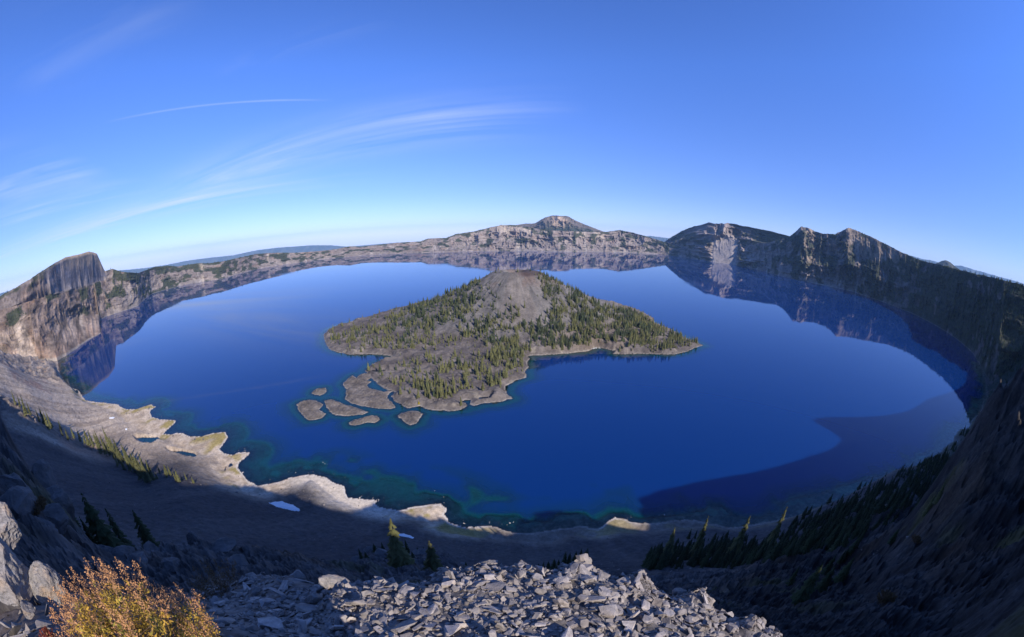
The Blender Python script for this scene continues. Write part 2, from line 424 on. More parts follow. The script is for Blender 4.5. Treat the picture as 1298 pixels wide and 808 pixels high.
def near_terrain(x, y, want_col=False):
    x, y = np.asarray(x, float), np.asarray(y, float)
    d = np.maximum(np.hypot(x, y), 14.0)
    az = np.degrees(np.arctan2(x, y))
    q = _bil(_GQ, _GA, _GL, az, np.log(d))
    z0 = H - d * q
    s = -sdf(x, y, LAKE_NEAR)                     # positive on land
    s = s + fbm(x / 24, y / 24, 0, 5) * 4.5 * sstep(30, 120, d)
    # how craggy: cliffs right and left, outcrops nearby, the ridge; scree is smooth
    crag = np.clip(sstep(62, 74, az) * sstep(700, 300, d) + sstep(-76, -78, az) * sstep(240, 120, d) + sstep(230, 120, d) * 0.8
                   + np.exp(-((d - 1060) / 130) ** 2) * sstep(-62, -70, az) * 0.5 + sstep(40, 52, az) * sstep(520, 200, d) * 0.6
                   + sstep(-78, -83, az) * sstep(200, 900, d) * 0.5 + sstep(-67.5, -69, az) * sstep(1850, 2050, d + 120 * fbm(x / 200, y / 200, 0, 2)) * .9, 0, 1)
    crag = crag * sstep(0, 40, s)
    wx, wy = x + 14 * fbm(x / 60, y / 60, 0, 3), y + 14 * fbm(x / 60 + 50, y / 60, 0, 3)
    r = ridged(wx / 46, wy / 46, z0 / 70, 5, 0.55)
    r2 = ridged(wx / 9, wy / 9, z0 / 14, 4, 0.6)
    n = fbm(x / 70, y / 70, 0, 4)
    amp = np.minimum(d * 0.02, 14)
    ux, uy, ul = x / d * 7, y / d * 7, np.log(d) * 8.5
    rL = ridged(ux + .5 * fbm(ux, uy, ul, 2), uy, ul, 6, 0.58)
    rL2 = ridged(ux * 4.3 + 9, uy * 4.3, ul * 3.1, 4, 0.6)
    z = z0 + crag * (amp * (r - 0.42) * 2.0 + np.minimum(d, 420) * (0.12 * (rL - 0.45) + 0.040 * (rL2 - .45))) + (1 - crag) * n * np.minimum(d * 0.003, 2.0)
    # scree runs: shallow grooves down the fall line
    g = fbm(x / 16, y / 130, 0, 3)
    z = z + (1 - crag) * g * np.minimum(d * 0.003, 1.2)
    flat = sstep(-35, -46, az) * 1.0
    wid = 26 + 50 * flat * sstep(1900, 1300, d)
    w = sstep(2, wid, s)
    zl = (0.25 + 0.045 * np.maximum(s, 0)) * (1 - w) + np.maximum(z, 0.6 + 0.03 * s) * w
    hum = fbm(x / 9, y / 9, 0, 3) + 1.3 * fbm(x / 34, y / 34, 0, 4)
    zl = zl + hum * np.minimum(0.06 * np.maximum(s, 0), 1.6) * (1 - crag)
    u = np.maximum(-s, 0)
    shelf = 13 + 58 * sstep(.30, .62, .7 * vnoise(x / 95 + 2.4, y / 95) + .3 * vnoise(x / 30, y / 30)) * (1 - .35 * sstep(300, 600, np.abs(x)))
    zb = -(0.085 * np.minimum(u, shelf) + 0.9 * np.maximum(u - shelf, 0)) + fbm(x / 13, y / 13, 0, 4) * np.minimum(0.11 * u, 2.4)
    z = np.where(s > 0, zl, np.maximum(zb, -160))
    for p in PONDS:
        ps = sdf(x, y, p)
        z = np.where(ps > -8, np.where(ps > 0, -np.minimum(0.5 + ps * 0.35, 6), np.minimum(z, 0.1 + (-ps) * 0.9)), z)
    if not want_col:
        return z
    c = np.empty(x.shape + (3,))
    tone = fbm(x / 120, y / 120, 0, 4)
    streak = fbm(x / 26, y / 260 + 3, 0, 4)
    scree = mix((0.090, 0.080, 0.080), (0.130, 0.114, 0.108), sstep(-0.35, 0.4, streak * 0.7 + tone * 0.5))  # near scree albedo lowered; part of the slope's shade is painted in
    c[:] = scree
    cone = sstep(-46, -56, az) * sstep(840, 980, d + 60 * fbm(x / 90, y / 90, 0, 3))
    c = mix(c, mix((0.42, 0.33, 0.25), (0.64, 0.515, 0.395), sstep(-.35, .35, streak + .6 * tone)), cone * .95)  # tan cone, brighter than the near scree: its sunlight is partly in the albedo
    red = sstep(0.12, 0.4, fbm(x / 160 + 7, y / 60, 0, 4)) * sstep(-66, -76, az) * sstep(900, 1300, d)
    c = mix(c, (0.36, 0.22, 0.17), red * 0.75)
    rock = mix((0.10, 0.088, 0.088), (0.19, 0.168, 0.158), sstep(0.2, 0.7, r))
    rust = sstep(0.2, 0.45, fbm(x / 40, y / 40, z0 / 30, 4))
    rock = mix(rock, (0.30, 0.20, 0.13), rust * 0.5)
    rock = rock * (0.45 + 0.6 * rL2)[..., None]
    rock = mix(rock, np.minimum(rock * 2.3 * np.array((1.05, 1.0, .92)), .5), sstep(-66, -68, az) * sstep(1500, 1800, d))
    rock = rock * (1 - .5 * sstep(38, 58, az) * sstep(900, 500, d))[..., None]  # rock darkened on the right slope, its shade put into the colour
    c = mix(c, rock, np.clip(crag * 1.3, 0, 1))
    grain = vnoise(x / 2.2, y / 2.2) * .5 + vnoise(x / 5.1 + 7, y / 5.1) * .5
    c = c * (0.72 + 0.56 * grain)[..., None]
    blk = sstep(.80, .86, vnoise(x / 3.4 + 40, y / 3.4)) * (1 - crag) * sstep(0.35, .6, vnoise(x / 60, y / 60 + 5))
    c = mix(c, (0.11, 0.095, 0.09), blk * .6)
    lich = sstep(0.25, 0.5, fbm(x / 22 + 90, y / 22, z0 / 20, 4)) * crag
    c = mix(c, (0.17, 0.15, 0.05), lich * 0.45 * sstep(700, 400, d))
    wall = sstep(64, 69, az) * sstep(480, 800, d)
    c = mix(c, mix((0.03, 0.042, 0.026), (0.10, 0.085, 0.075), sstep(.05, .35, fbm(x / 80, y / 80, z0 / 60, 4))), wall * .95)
    tops = np.exp(-((d - 970) / 60) ** 2) * sstep(-64, -68, az) * sstep(-74, -72, az)
    c = mix(c, (0.50, 0.30, 0.20), tops * 0.8)
    # beach: pale pumice, with yellow-green moss and a bleached edge
    bw = sstep(130, 20, s) * sstep(-38, -48, az) + sstep(75, 15, s) * sstep(-50, -35, az) * sstep(-8, -16, az) + sstep(60, 15, s) * sstep(-20, -12, az)
    bw = np.clip(bw, 0, 1) * sstep(2100, 1500, d)
    pale = mix((0.50, 0.42, 0.34), (0.68, 0.59, 0.50), sstep(-0.3, 0.3, fbm(x / 18, y / 18, 0, 4)))
    pale = mix(pale, (0.74, 0.68, 0.61), sstep(-42, -38, az) * sstep(-20, -26, az))
    bw = bw * (1 - 0.7 * sstep(-9, -2, az) * (1 - .6 * np.exp(-((az - 20) / 3.5) ** 2)))  # beach shade painted darker on the right, sunlit patch left pale
    pale = pale * np.array((1.03, .96, .86))
    c = mix(c, pale, bw)
    moss = sstep(0.02, 0.22, fbm(x / 45 + 3, y / 45 + 8, 0, 3)) * sstep(55, 25, s) * sstep(0, 6, s) * bw * np.clip(sstep(-44, -48, az) + sstep(-28, -20, az), 0, 1)
    c = mix(c, (0.38, 0.30, 0.09), moss * 0.85)
    c = mix(c, (0.76, 0.70, 0.62), sstep(5, 1.5, s) * bw * 0.8)
    bed = mix((0.22, 0.165, 0.125), (0.40, 0.31, 0.235), sstep(-0.3, 0.3, fbm(x / 12, y / 12, 0, 4)))
    bed = mix(bed, (0.34, 0.42, 0.30), sstep(0.0, 0.3, fbm(x / 35 + 20, y / 35, 0, 3)) * sstep(12, 30, u))
    c = np.where((z < 0)[..., None], bed, c)
    return z, c, s


azs = np.concatenate([np.linspace(-125, -92, 120, endpoint=False), np.linspace(-92, 92, 1500, endpoint=False), np.linspace(92, 125, 120)])
ds = np.exp(np.linspace(math.log(15), math.log(2760), 680))
A_, D_ = np.meshgrid(np.radians(azs), ds)
X_, Y_ = D_ * np.sin(A_), D_ * np.cos(A_)
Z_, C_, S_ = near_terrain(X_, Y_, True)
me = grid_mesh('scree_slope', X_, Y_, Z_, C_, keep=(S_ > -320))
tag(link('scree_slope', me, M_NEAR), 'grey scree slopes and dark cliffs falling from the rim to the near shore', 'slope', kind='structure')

# ================================================================ FAR RIM
SH = [(-86, 2500), (-78, 2750), (-72, 2700), (-69.9, 2640), (-68.3, 2720), (-66.5, 2850), (-64.5, 3050), (-62.6, 3197), (-62.3, 4000), (-61.2, 4177), (-58.5, 4300), (-56.4, 4461),
      (-55.2, 5100), (-54.0, 5622), (-51.5, 5900), (-49.0, 6132), (-43.3, 6150), (-38.2, 7325), (-29.3, 8195), (-20.5, 8590), (-9.9, 8250), (0, 8400), (7.8, 8200), (13.1, 8700),
      (18, 8900), (22.5, 9000), (26, 8600), (28.2, 7939), (31, 7800), (33.7, 7700), (36, 7000), (38.3, 6500), (40.1, 6070), (45.7, 5625), (50.9, 5417), (54, 5000), (59.4, 4431), (66.4, 3569), (70.5, 2976),
      (72.6, 2500), (74.5, 2250), (80, 2200), (86, 2200)]
SKY = [(-60, 385), (0, 376.4), (15, 367.7), (37.6, 355), (62.6, 337.6), (82.6, 326.4), (100, 322.6), (112.7, 318.9), (122.7, 321.4), (127.7, 332.6), (132.7, 343.9),
       (142.7, 340.9), (152.7, 344.6), (175.3, 346.4), (195.3, 338.9), (212.8, 337.1), (225, 338), (250.4, 333.9), (265, 333.9), (283, 331.4), (300, 327.6), (325, 322.1), (350, 320.6),
       (375, 320.6), (400, 318.9), (425, 316.4), (442.7, 312.6), (457.7, 313), (480, 310.6), (505, 308), (532.8, 306.3), (542.8, 302.6), (565.4, 302), (577.9, 297), (600, 293.8),
       (620.5, 288.8), (635.5, 285.6), (650, 285.5), (665, 287.6), (690, 291), (705, 292.5), (720, 293), (735, 293.8), (765, 294.6), (785, 292), (800, 294.6), (820, 300), (837.8, 305.6), (847, 308.5), (856, 312),
       (880, 312), (920, 310), (973, 308), (1000.5, 300.5), (1005.5, 296.3), (1015.6, 287.6), (1023, 288.8), (1033, 293.8), (1043, 296.3), (1058, 297.6), (1065.6, 293.8), (1075.7, 289.6), (1083, 291.3),
       (1103, 300), (1123, 310), (1143, 320), (1163, 328.9), (1180.8, 333.9), (1208, 340), (1236, 347.6), (1261, 352.6), (1298, 362.7), (1340, 376)]
sk_az, sk_q = azq(*np.array(SKY).T)


def rim_columns(az):
    dsh = np.interp(az, [a for a, _ in SH], [b for _, b in SH])
    q = np.interp(az, sk_az, sk_q)
    zc = H - dsh * q
    for _ in range(4):
        slope = np.interp(az, [-86, -70, -66, -61, -58, -40, 0, 20, 30, 42, 50, 58, 66, 80], [.62, .62, .66, .72, .66, .62, .66, .68, .7, .66, .62, .62, .66, .62])
        W = np.maximum(zc / slope, 300)
        crest = dsh + W
        if len(az) > 400:
            crest = np.where((az > -59) | (az < -72), crest, np.interp(az, [-72, -70, -66, -63.5, -61, -59], [3560, 3650, 4050, 4380, 4780, 5000]))
            k = np.exp(-np.linspace(-2, 2, 61) ** 2); k /= k.sum()
            crest = np.convolve(np.pad(crest, 30, 'edge'), k, 'valid')
        W = np.maximum(crest - dsh, 250)
        zc = H - (dsh + W) * q
    return dsh, W, zc


azs = np.linspace(-86, 84, 2300)
ts = np.concatenate([np.linspace(-0.25, 0, 10, endpoint=False), np.linspace(0, 1, 170), np.linspace(1.01, 2.6, 34)])
AZ, T = np.meshgrid(azs, ts)
dsh, W, zc = rim_columns(azs)
arc = np.concatenate([[0], np.cumsum(np.hypot(np.diff(dsh * np.sin(np.radians(azs))), np.diff(dsh * np.cos(np.radians(azs)))))])
SA = np.broadcast_to(arc, AZ.shape)
llao = sstep(-70.8, -68.5, azs) * sstep(-60.2, -60.9, azs)
far_cliff = sstep(-14, -6, azs) * sstep(24, 18, azs)
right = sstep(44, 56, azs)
garf = sstep(41, 43, azs) * sstep(60, 54, azs)
# profile: talus below, cliff above
hc = 0.62 - 0.06 * llao + 0.0 * azs          # height of the cliff foot
tcl = 0.72 + 0.24 * llao - 0.0 * azs          # where it stands
hc = hc - 0.10 * far_cliff + 0.12 * right
west = sstep(-58, -60.5, azs)
hc = hc * (1 - west) + west * np.clip(np.interp(azs, [-72, -66, -61, -58], [330, 330, 315, 290]) / zc, .4, .86)
tcl = np.maximum(tcl, .72 + .22 * sstep(-57, -61, azs))
T_ = np.clip(T, 0, 1)
warp = 0.5 * fbm(SA / 600, T * 1.5, 0, 3)
craglet = (1 - llao) * 0.0
main = np.interp(azs, [-72, -70, -68, -66, -64, -62.6, -61.2, -60], [2900, 3050, 3350, 3700, 3960, 4080, 4180, 4230])
tm = np.clip((main - dsh) / W, 0, .8) * (azs < -60.5) * (azs > -72.5)
zf = np.interp(azs, [-73, -70, -66, -63.5, -62.4, -61.4], [160, 150, 105, 62, 50, 12]) / zc
foot = zf * np.power(np.clip(T_ / np.maximum(tm, 1e-3), 0, 1), .6)
low = np.where(T_ < tm, foot, np.where(tm > .01, zf, 0) + (hc - np.where(tm > .01, zf, 0)) * np.power(np.clip((T_ - tm) / (tcl - tm), 0, 1), 1.12))
up = hc + (1 - hc) * np.power(np.clip((T_ - tcl) / (1 - tcl), 0, 1), 0.8)
prof = np.where(T_ < tcl, low, up)
sw = SA + 60 * fbm(SA / 260, T * 2.2, 0, 3)
T0 = T
TV = np.where(T > 1, T, prof)
sw2 = sw + (TV - 0.5) * 160 * fbm(SA / 900, 3.3, 0, 2)
rib1 = ridged(sw2 / 420, TV * 1.5 + 3, 0, 3, 0.5)
rib2 = ridged(sw2 / 135, TV * 4.5 + 9, 0, 4, 0.55)
rib3 = ridged(sw / 46, TV * 15 + 5, 0, 3, 0.6)
win = np.power(np.clip(4 * T_ * (1.02 - T_), 0, 1), 0.6) * (T > 0) * (T < 1)
spur = sstep(49.2, 50.2, azs) * sstep(60, 57, azs) * sstep(.45, .65, T_)
dd = (rib1 - 0.45) * (0.46 + .3 * far_cliff) + (rib2 - 0.45) * (0.26 + .12 * far_cliff) + (rib3 - 0.45) * 0.11
dd = dd * (1 - 0.45 * llao * sstep(0.9, 0.97, T_)) * (0.9 + 0.8 * garf + 0.1 * right) * (1 - 0.8 * spur) * (1 - .45 * sstep(-59, -62, azs) * (T_ < .93))
rdg = 300 * np.where(AZ < 49.9, sstep(47.2, 49.9, AZ), np.exp(-np.maximum(AZ - 49.9, 0) / 2.6)) + 170 * np.where(AZ < 43.4, sstep(42.0, 43.4, AZ), np.exp(-np.maximum(AZ - 43.4, 0) / 1.1))
rdg = rdg * np.power(np.clip(4 * T_ * (1.0 - T_), 0, 1), .8) * (T > 0) * (T < 1)
D = dsh + W * T - dd * W * win * 0.62 - rdg
Zr = zc * prof
Zr = Zr + win * zc * 0.06 * (rib2 - 0.45) * (1 - llao * 0.6)
Zr = Zr + (T > 0.93) * (T < 1.05) * zc * 0.016 * fbm(SA / 45, T * 10, 0, 3) * (1 - llao * 0.7)
out_ = np.clip((T - 1) / 1.6, 0, 1)
Zr = np.where(T > 1, zc - (zc - np.minimum(160, zc * 0.5)) * np.power(out_, 1.1), Zr)
Zr = np.where(T < 0, T * W * 0.9, Zr)
Xr, Yr = D * np.sin(np.radians(AZ)), D * np.cos(np.radians(AZ))
# albedo
gul = 1 - sstep(0.25, 0.55, rib2 * 0.6 + rib1 * 0.4)
tone = fbm(SA / 700, TV * 2, 0, 4)
strata = vnoise(SA / 900, Zr / 16) * 0.6 + vnoise(SA / 300 + 4, Zr / 7) * 0.4
rockc = mix((0.20, 0.165, 0.155), (0.37, 0.305, 0.265), sstep(0.2, 0.8, strata * 0.5 + rib2 * 0.4 + tone * 0.2))
rockc = mix(rockc, (0.36, 0.23, 0.16), sstep(0.15, 0.45, fbm(SA / 260 + 40, TV * 4, 0, 4)) * 0.35)
talc = mix((0.29, 0.25, 0.225), (0.41, 0.35, 0.31), sstep(-0.3, 0.3, fbm(sw / 90, TV * 1.2, 0, 3)))
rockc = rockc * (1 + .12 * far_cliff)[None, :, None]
rockc = rockc * (1 - 0.4 * right)[None, :, None]  # right wall's shade put into its rock and talus colours
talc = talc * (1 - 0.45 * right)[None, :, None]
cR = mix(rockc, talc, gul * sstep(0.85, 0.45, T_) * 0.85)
chute = sstep(0.80, 0.9, ridged(sw / 210 + 11, TV * 0.35, 0, 2)) * sstep(0.95, 0.7, T_)
cR = mix(cR, (0.46, 0.41, 0.37), chute * 0.7)
crg = sstep(0.50, 0.66, ridged(sw / 75 + 3, TV * 7, 0, 4, .6)) * sstep(-58, -64, azs)
cR = mix(cR, (0.125, 0.105, 0.10), crg * 0.55 * (T_ < 0.95))
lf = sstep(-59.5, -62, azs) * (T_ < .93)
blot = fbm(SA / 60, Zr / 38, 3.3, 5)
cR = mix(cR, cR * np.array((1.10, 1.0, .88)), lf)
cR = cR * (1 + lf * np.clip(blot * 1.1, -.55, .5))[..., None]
crestband = sstep(0.74, 0.84, T_) * sstep(1.0, 0.97, T_)
pale = np.clip(sstep(-3, -1, azs) * sstep(5.6, 5.0, azs) + sstep(8.3, 8.9, azs) * sstep(15, 13.5, azs) + .35 * sstep(-8, -6, azs) * sstep(-2, -4, azs), 0, 1) * sstep(-0.2, 0.2, fbm(SA / 250 + 70, TV * 1.0, 0, 3) + 0.12)
cR = mix(cR, (0.55, 0.46, 0.37), crestband * pale * 0.75)
cR = mix(cR, mix((0.23, 0.195, 0.19), (0.36, 0.315, 0.305), sstep(0.3, 0.7, vnoise(SA / 28, TV * 3) * .6 + vnoise(SA / 9, TV * 6) * .4)), llao * sstep(0.93, 0.965, T_) * (T_ < 0.999))
vegp = fbm(SA / 150, TV * 5, 2, 5)
vegbias = np.interp(azs, [-86, -70, -62, -59, -50, -40, -30, -20, -8, 5, 10, 16, 22, 40, 44, 50, 56, 62, 70, 84],
                    [.05, -.02, -.02, .26, .30, .26, .16, .06, .0, .10, .02, .18, .16, .2, .26, .22, .5, .66, .7, .7])
veg = sstep(0.02, 0.26, vegp + vegbias - 0.25 * gul - 0.22 * (1 - T_) + 0.06)
veg = veg * (1 - llao * sstep(0.92, 0.95, T_) * (T_ < 1.0))
veg = np.maximum(veg, sstep(0.985, 1.0, T) * (1 - llao) * sstep(-0.25, 0.1, fbm(SA / 90, 3, 0, 3) + vegbias))
veg = np.maximum(veg, (T > 1.0) * (1 - llao * sstep(-67, -66, azs)))
garftop = (sstep(49.3, 50.2, azs) * sstep(60, 57.5, azs) * sstep(0.45, 0.65, T_ + 0.12 * fbm(SA / 150, TV * 3, 0, 3)) + sstep(43.0, 43.6, azs) * sstep(46.5, 45, azs) * sstep(.3, .5, T_)) * sstep(-.35, .1, fbm(SA / 120 + 9, TV * 6, 0, 4))
veg = np.where(T > 1.0, veg, veg * (1 - 0.9 * np.clip(garftop, 0, 1)))
cR = mix(cR, mix((0.20, 0.155, 0.115), (0.40, 0.31, 0.225), sstep(-.3, .3, fbm(SA / 70, TV * 5, 4, 4))), np.clip(garftop, 0, 1) * 0.75)
vegc = mix((0.032, 0.045, 0.028), (0.065, 0.075, 0.04), vnoise(SA / 25, TV * 40))
vegc = vegc * (1 - 0.35 * right)[None, :, None]  # forest green darkened too, for the shade on that wall
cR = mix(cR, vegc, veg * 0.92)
topc = llao * sstep(0.978, 0.988, T + .006 * fbm(SA / 60, 1, 0, 3)) * sstep(1.5, 1.3, T) * sstep(-67.2, -66, azs)
cR = mix(cR, (0.55, 0.42, 0.31), topc)
cR = mix(cR, (0.5, 0.45, 0.4), sstep(0.02, 0.005, np.abs(T_)) * 0.6 * (1 - .7 * right))
for az0, wv in ((-46.3, .34), (-36.4, .16)):       # three pale slides
    sl = np.exp(-((AZ - az0 + 0.5 * (T_ - .5) * 0) / (wv * (0.35 + 0.65 * T_))) ** 2) * sstep(1.0, 0.96, T_)
    cR = mix(cR, (0.56, 0.47, 0.38), sl * sstep(-.45, .1, fbm(SA / 60, TV * 4, 0, 3)) * 0.8)
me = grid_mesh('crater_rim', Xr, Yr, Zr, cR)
tag(link('crater_rim', me, M_FAR), 'long crater rim with grey and tan cliffs circling the far side of the lake', 'crater rim', kind='structure')

# forest clinging to the rim: many small crowns as one mass
def cone_trees(P, hgt, rad, sides=5, rng=RNG, tiers=1):
    """low conifers for the distance: stacked jagged cones, vectorised"""
    n = len(P)
    vs, fs = [], []
    base = 0
    for k in range(tiers):
        f0 = 0.10 + 0.62 * k / tiers
        f1 = min(1.0, f0 + (0.95 if tiers == 1 else 0.52 - 0.10 * k))
        if k == tiers - 1: f1 = 1.0
        rr = rad * (1 - 0.72 * k / max(tiers, 1))
        ang = rng.random((n, 1)) * 6.28 + np.arange(sides)[None] * 6.2832 / sides + rng.normal(0, .2, (n, sides))
        jr = rr[:, None] * rng.uniform(0.62, 1.15, (n, sides))
        ring = np.stack([P[:, None, 0] + np.cos(ang) * jr, P[:, None, 1] + np.sin(ang) * jr, P[:, None, 2] + hgt[:, None] * (f0 + rng.normal(0, .035, (n, sides)))], -1)
        tip = np.stack([P[:, 0], P[:, 1], P[:, 2] + hgt * f1], -1)[:, None]
        V = np.concatenate([ring, tip], 1)
        i0 = (np.arange(n) * (sides + 1))[:, None] + base
        s_ = np.arange(sides)
        F = np.stack([i0 + s_, i0 + (s_ + 1) % sides, np.broadcast_to(i0 + sides, (n, sides))], -1).reshape(-1, 3)
        vs.append(V.reshape(-1, 3)); fs.append(F); base += n * (sides + 1)
    return np.concatenate(vs), np.concatenate(fs)


cand = RNG.random(veg.size) < np.clip(veg.ravel() * 0.9, 0, 1) * 0.09 * ((T.ravel() > 0.08) & (T.ravel() < 1.25)) * np.interp(AZ.ravel(), [-86, 40, 55, 84], [.35, .35, 1, 1])
P = np.stack([Xr.ravel()[cand], Yr.ravel()[cand], Zr.ravel()[cand] - 1.0], -1)
P[:, :2] += RNG.normal(0, 5, (len(P), 2))
hg = RNG.uniform(11, 24, len(P)); V, F = cone_trees(P, hg, hg * 0.24)
N_RIM = len(P)
tag(link('rim_forest', raw_mesh('rim_forest', V, F, smooth=False), M_FIRDARK), 'dark conifer forest scattered over the far rim slopes', 'forest', kind='stuff')


# ================================================================ PEAKS AND HILLS
def peak(name, label, sil, dist, base_q, depth, color_fn, front=None, mat=M_FAR, veg_bias=0.0, seed=0, ncol=420, ribs=0.35, kind='structure', front_slope=0.7, rib_mask=None):
    """a mountain whose crest stands at its own distance; slopes fall to front and back"""
    saz, sq = azq(*np.array(sil, float).T)
    az = np.linspace(saz[0], saz[-1], ncol)
    q = np.interp(az, saz, sq)
    dc = np.interp(az, [saz[0], saz[-1]], dist) if not callable(dist) else dist(az)
    zt = H - dc * q
    zb = front if front is not None else 120.0
    u = np.concatenate([np.linspace(-1, 0, 130), np.linspace(0.02, 1, 50)])
    AZg, U = np.meshgrid(az, u)
    hgt = np.maximum(zt - zb, 5)
    prof = np.where(U < 0, np.power(1 + U, 1.15), np.power(np.clip(1 - U, 0, 1), 1.3))
    Wd = hgt / front_slope
    s = np.radians(AZg) * dc
    swp = s + 90 * fbm(s / 300 + seed, U * 2, 0, 3)
    rb = ridged(swp / 460 + seed, U * 1.7 + seed, 0, 3, .5) * 0.6 + ridged(swp / 150 + seed, U * 4.5, 0, 4, .55) * 0.4
    wn = np.clip(4 * (1 + U) * (-U + 0.02), 0, 1) * (U < 0)
    rm = rib_mask(AZg, U, s) if rib_mask else 1.0
    Dg = dc + np.where(U < 0, U * Wd, U * depth) - (rb - 0.42) * ribs * Wd * np.power(wn, .6) * 1.6 * rm
    Zg = zb + (zt - zb) * prof + wn * hgt * 0.10 * (rb - .42) * rm
    Zg = Zg + np.exp(-(U / 0.05) ** 2) * hgt * 0.02 * fbm(s / 50, seed, 0, 3)
    Xg, Yg = Dg * np.sin(np.radians(AZg)), Dg * np.cos(np.radians(AZg))
    c = color_fn(AZg, U, s, rb, Zg)
    me = grid_mesh(name, Xg, Yg, Zg, c)
    o = link(name, me, mat)
    tag(o, label, 'mountain' if 'mountain' in name else 'hill', kind=kind)
    return Xg, Yg, Zg, c


def col_scott(AZg, U, s, rb, Zg):
    px, py = project(*[v for v in (AZg * 0, AZg * 0 + 1, AZg * 0)])  # unused
    rockf = sstep(-0.62, -0.25, U + 0.35 * fbm(s / 300, U * 3, 0, 4))
    c = mix((0.055, 0.065, 0.045), (0.20, 0.16, 0.14), rockf * 0.8)
    bowl = np.exp(-((AZg - 7.0) / 1.3) ** 2) * sstep(-0.72, -0.45, U) * sstep(-0.02, -0.10, U) * sstep(0.3, 0.6, rb + 0.25 * fbm(s / 120, U * 2, 0, 3) + .12)
    return mix(c, (0.60, 0.44, 0.31), np.clip(bowl, 0, 1) * 0.9)


peak('mountain', 'distant bare mountain with tan summit bowl behind the rim', [(640, 290), (650, 286.2), (665, 283.8), (677.5, 283.5), (690, 276.3), (700, 273.3), (710, 273.8), (720, 274.5), (730, 280), (745, 286.3), (765, 293.8), (790, 299)],
     (13500, 13500), 0.02, 3000, col_scott, front=330, seed=3, ribs=0.25, front_slope=0.42)


def fan_mask(AZg, U, s):
    return sstep(29.4, 30.0, AZg) * sstep(34.0, 33.2, AZg) * sstep(-0.16, -0.32, U + 0.06 * fbm(s / 150, 1, 0, 3) + 0.10 * np.abs(AZg - 31.6) / 2)


def col_central(AZg, U, s, rb, Zg):
    rock = mix((0.20, 0.165, 0.155), (0.38, 0.31, 0.275), sstep(0.25, 0.65, rb + 0.25 * fbm(s / 120, U * 4, 0, 4)))
    fan = fan_mask(AZg, U, s)
    c = mix(rock, (0.43, 0.37, 0.335), fan)
    v = sstep(0.0, 0.2, fbm(s / 220 + 5, U * 4, 0, 4) + 0.14 * sstep(31.5, 35.5, AZg) - 0.12 + 0.12 * sstep(28, 25, AZg))
    v = v * (1 - fan)
    v = np.maximum(v, sstep(35.2, 36.2, AZg) * sstep(-0.5, -0.3, U))
    v = np.maximum(v, (U > 0.01) * 1.0)
    c = mix(c, (0.058, 0.068, 0.036), v * 0.85)
    return mix(c, (0.5, 0.45, 0.4), sstep(-0.97, -0.985, U) * 0.6)


def d_central(az):
    return np.interp(az, [21, 26, 30, 34, 38, 42], [10200, 9600, 8750, 8500, 7900, 7300])


peak('mountain', 'bare rock peak with a pale talus fan reaching the far shore', [(828, 322), (838, 309), (842.8, 306.3), (850, 301.3), (865, 292.6), (880, 287), (890, 284.8), (898, 282.5), (905, 283.6), (915, 283.3), (928, 283.3), (945.5, 287), (960.5, 290), (975, 293.3), (988, 295.6), (1000, 299.5), (1014, 306), (1024, 318)],
     d_central, 0, 1200, col_central, front=-12, seed=8, ribs=0.75, front_slope=0.72, rib_mask=lambda a, u, s: 1 - 0.93 * fan_mask(a, u + .03, s))


def col_dark(AZg, U, s, rb, Zg):
    return mix((0.055, 0.065, 0.05), (0.13, 0.12, 0.10), sstep(0.35, 0.7, rb))


peak('hill', 'small dark cone hill beyond the right rim', [(1168, 341), (1180, 336.2), (1185.8, 334.3), (1193, 331.3), (1198, 330), (1202, 331), (1206, 333.8), (1213, 339.5), (1222, 346)],
     (14000, 14000), 0, 2500, col_dark, front=150, seed=12, ribs=.15, front_slope=.4)


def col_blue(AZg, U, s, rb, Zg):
    return mix((0.09, 0.115, 0.125), (0.15, 0.165, 0.165), sstep(0.35, 0.7, rb))  # albedo lifted towards blue: distance haze put into the hill colour


BLUE = [[(-30, 379), (0, 372.5), (20, 366), (45, 362), (70, 358), (100, 354), (135, 347), (150, 343), (165, 342), (188, 339.6), (213, 335.6), (238, 330.6), (265, 327.1), (295.5, 323.9), (325, 317.6), (352, 314.2), (380, 312.3),
         (395, 311.2), (420, 311.2), (440, 313), (462, 311.2), (480, 309.6), (500, 308.0), (520, 307), (540, 306), (560, 305.5), (600, 304)],
        [(795, 303), (810, 300.5), (825, 299.3), (838, 301), (850, 302.5), (880, 301), (960, 303)],
        [(1140, 322), (1150, 323.5), (1161, 326), (1170, 328.8), (1178, 329.6), (1190, 333), (1204, 337), (1212, 336.8), (1219, 337.2), (1228, 340), (1236, 342.6), (1246, 345), (1253, 347.2), (1270, 352), (1285, 356), (1298, 360), (1330, 371)]]
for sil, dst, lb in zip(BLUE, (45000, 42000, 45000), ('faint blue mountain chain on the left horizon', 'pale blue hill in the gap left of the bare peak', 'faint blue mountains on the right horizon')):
    peak('hills', lb, sil, (dst, dst), 0, 6000, col_blue, front=-1350, seed=21, ribs=.12, front_slope=.25)

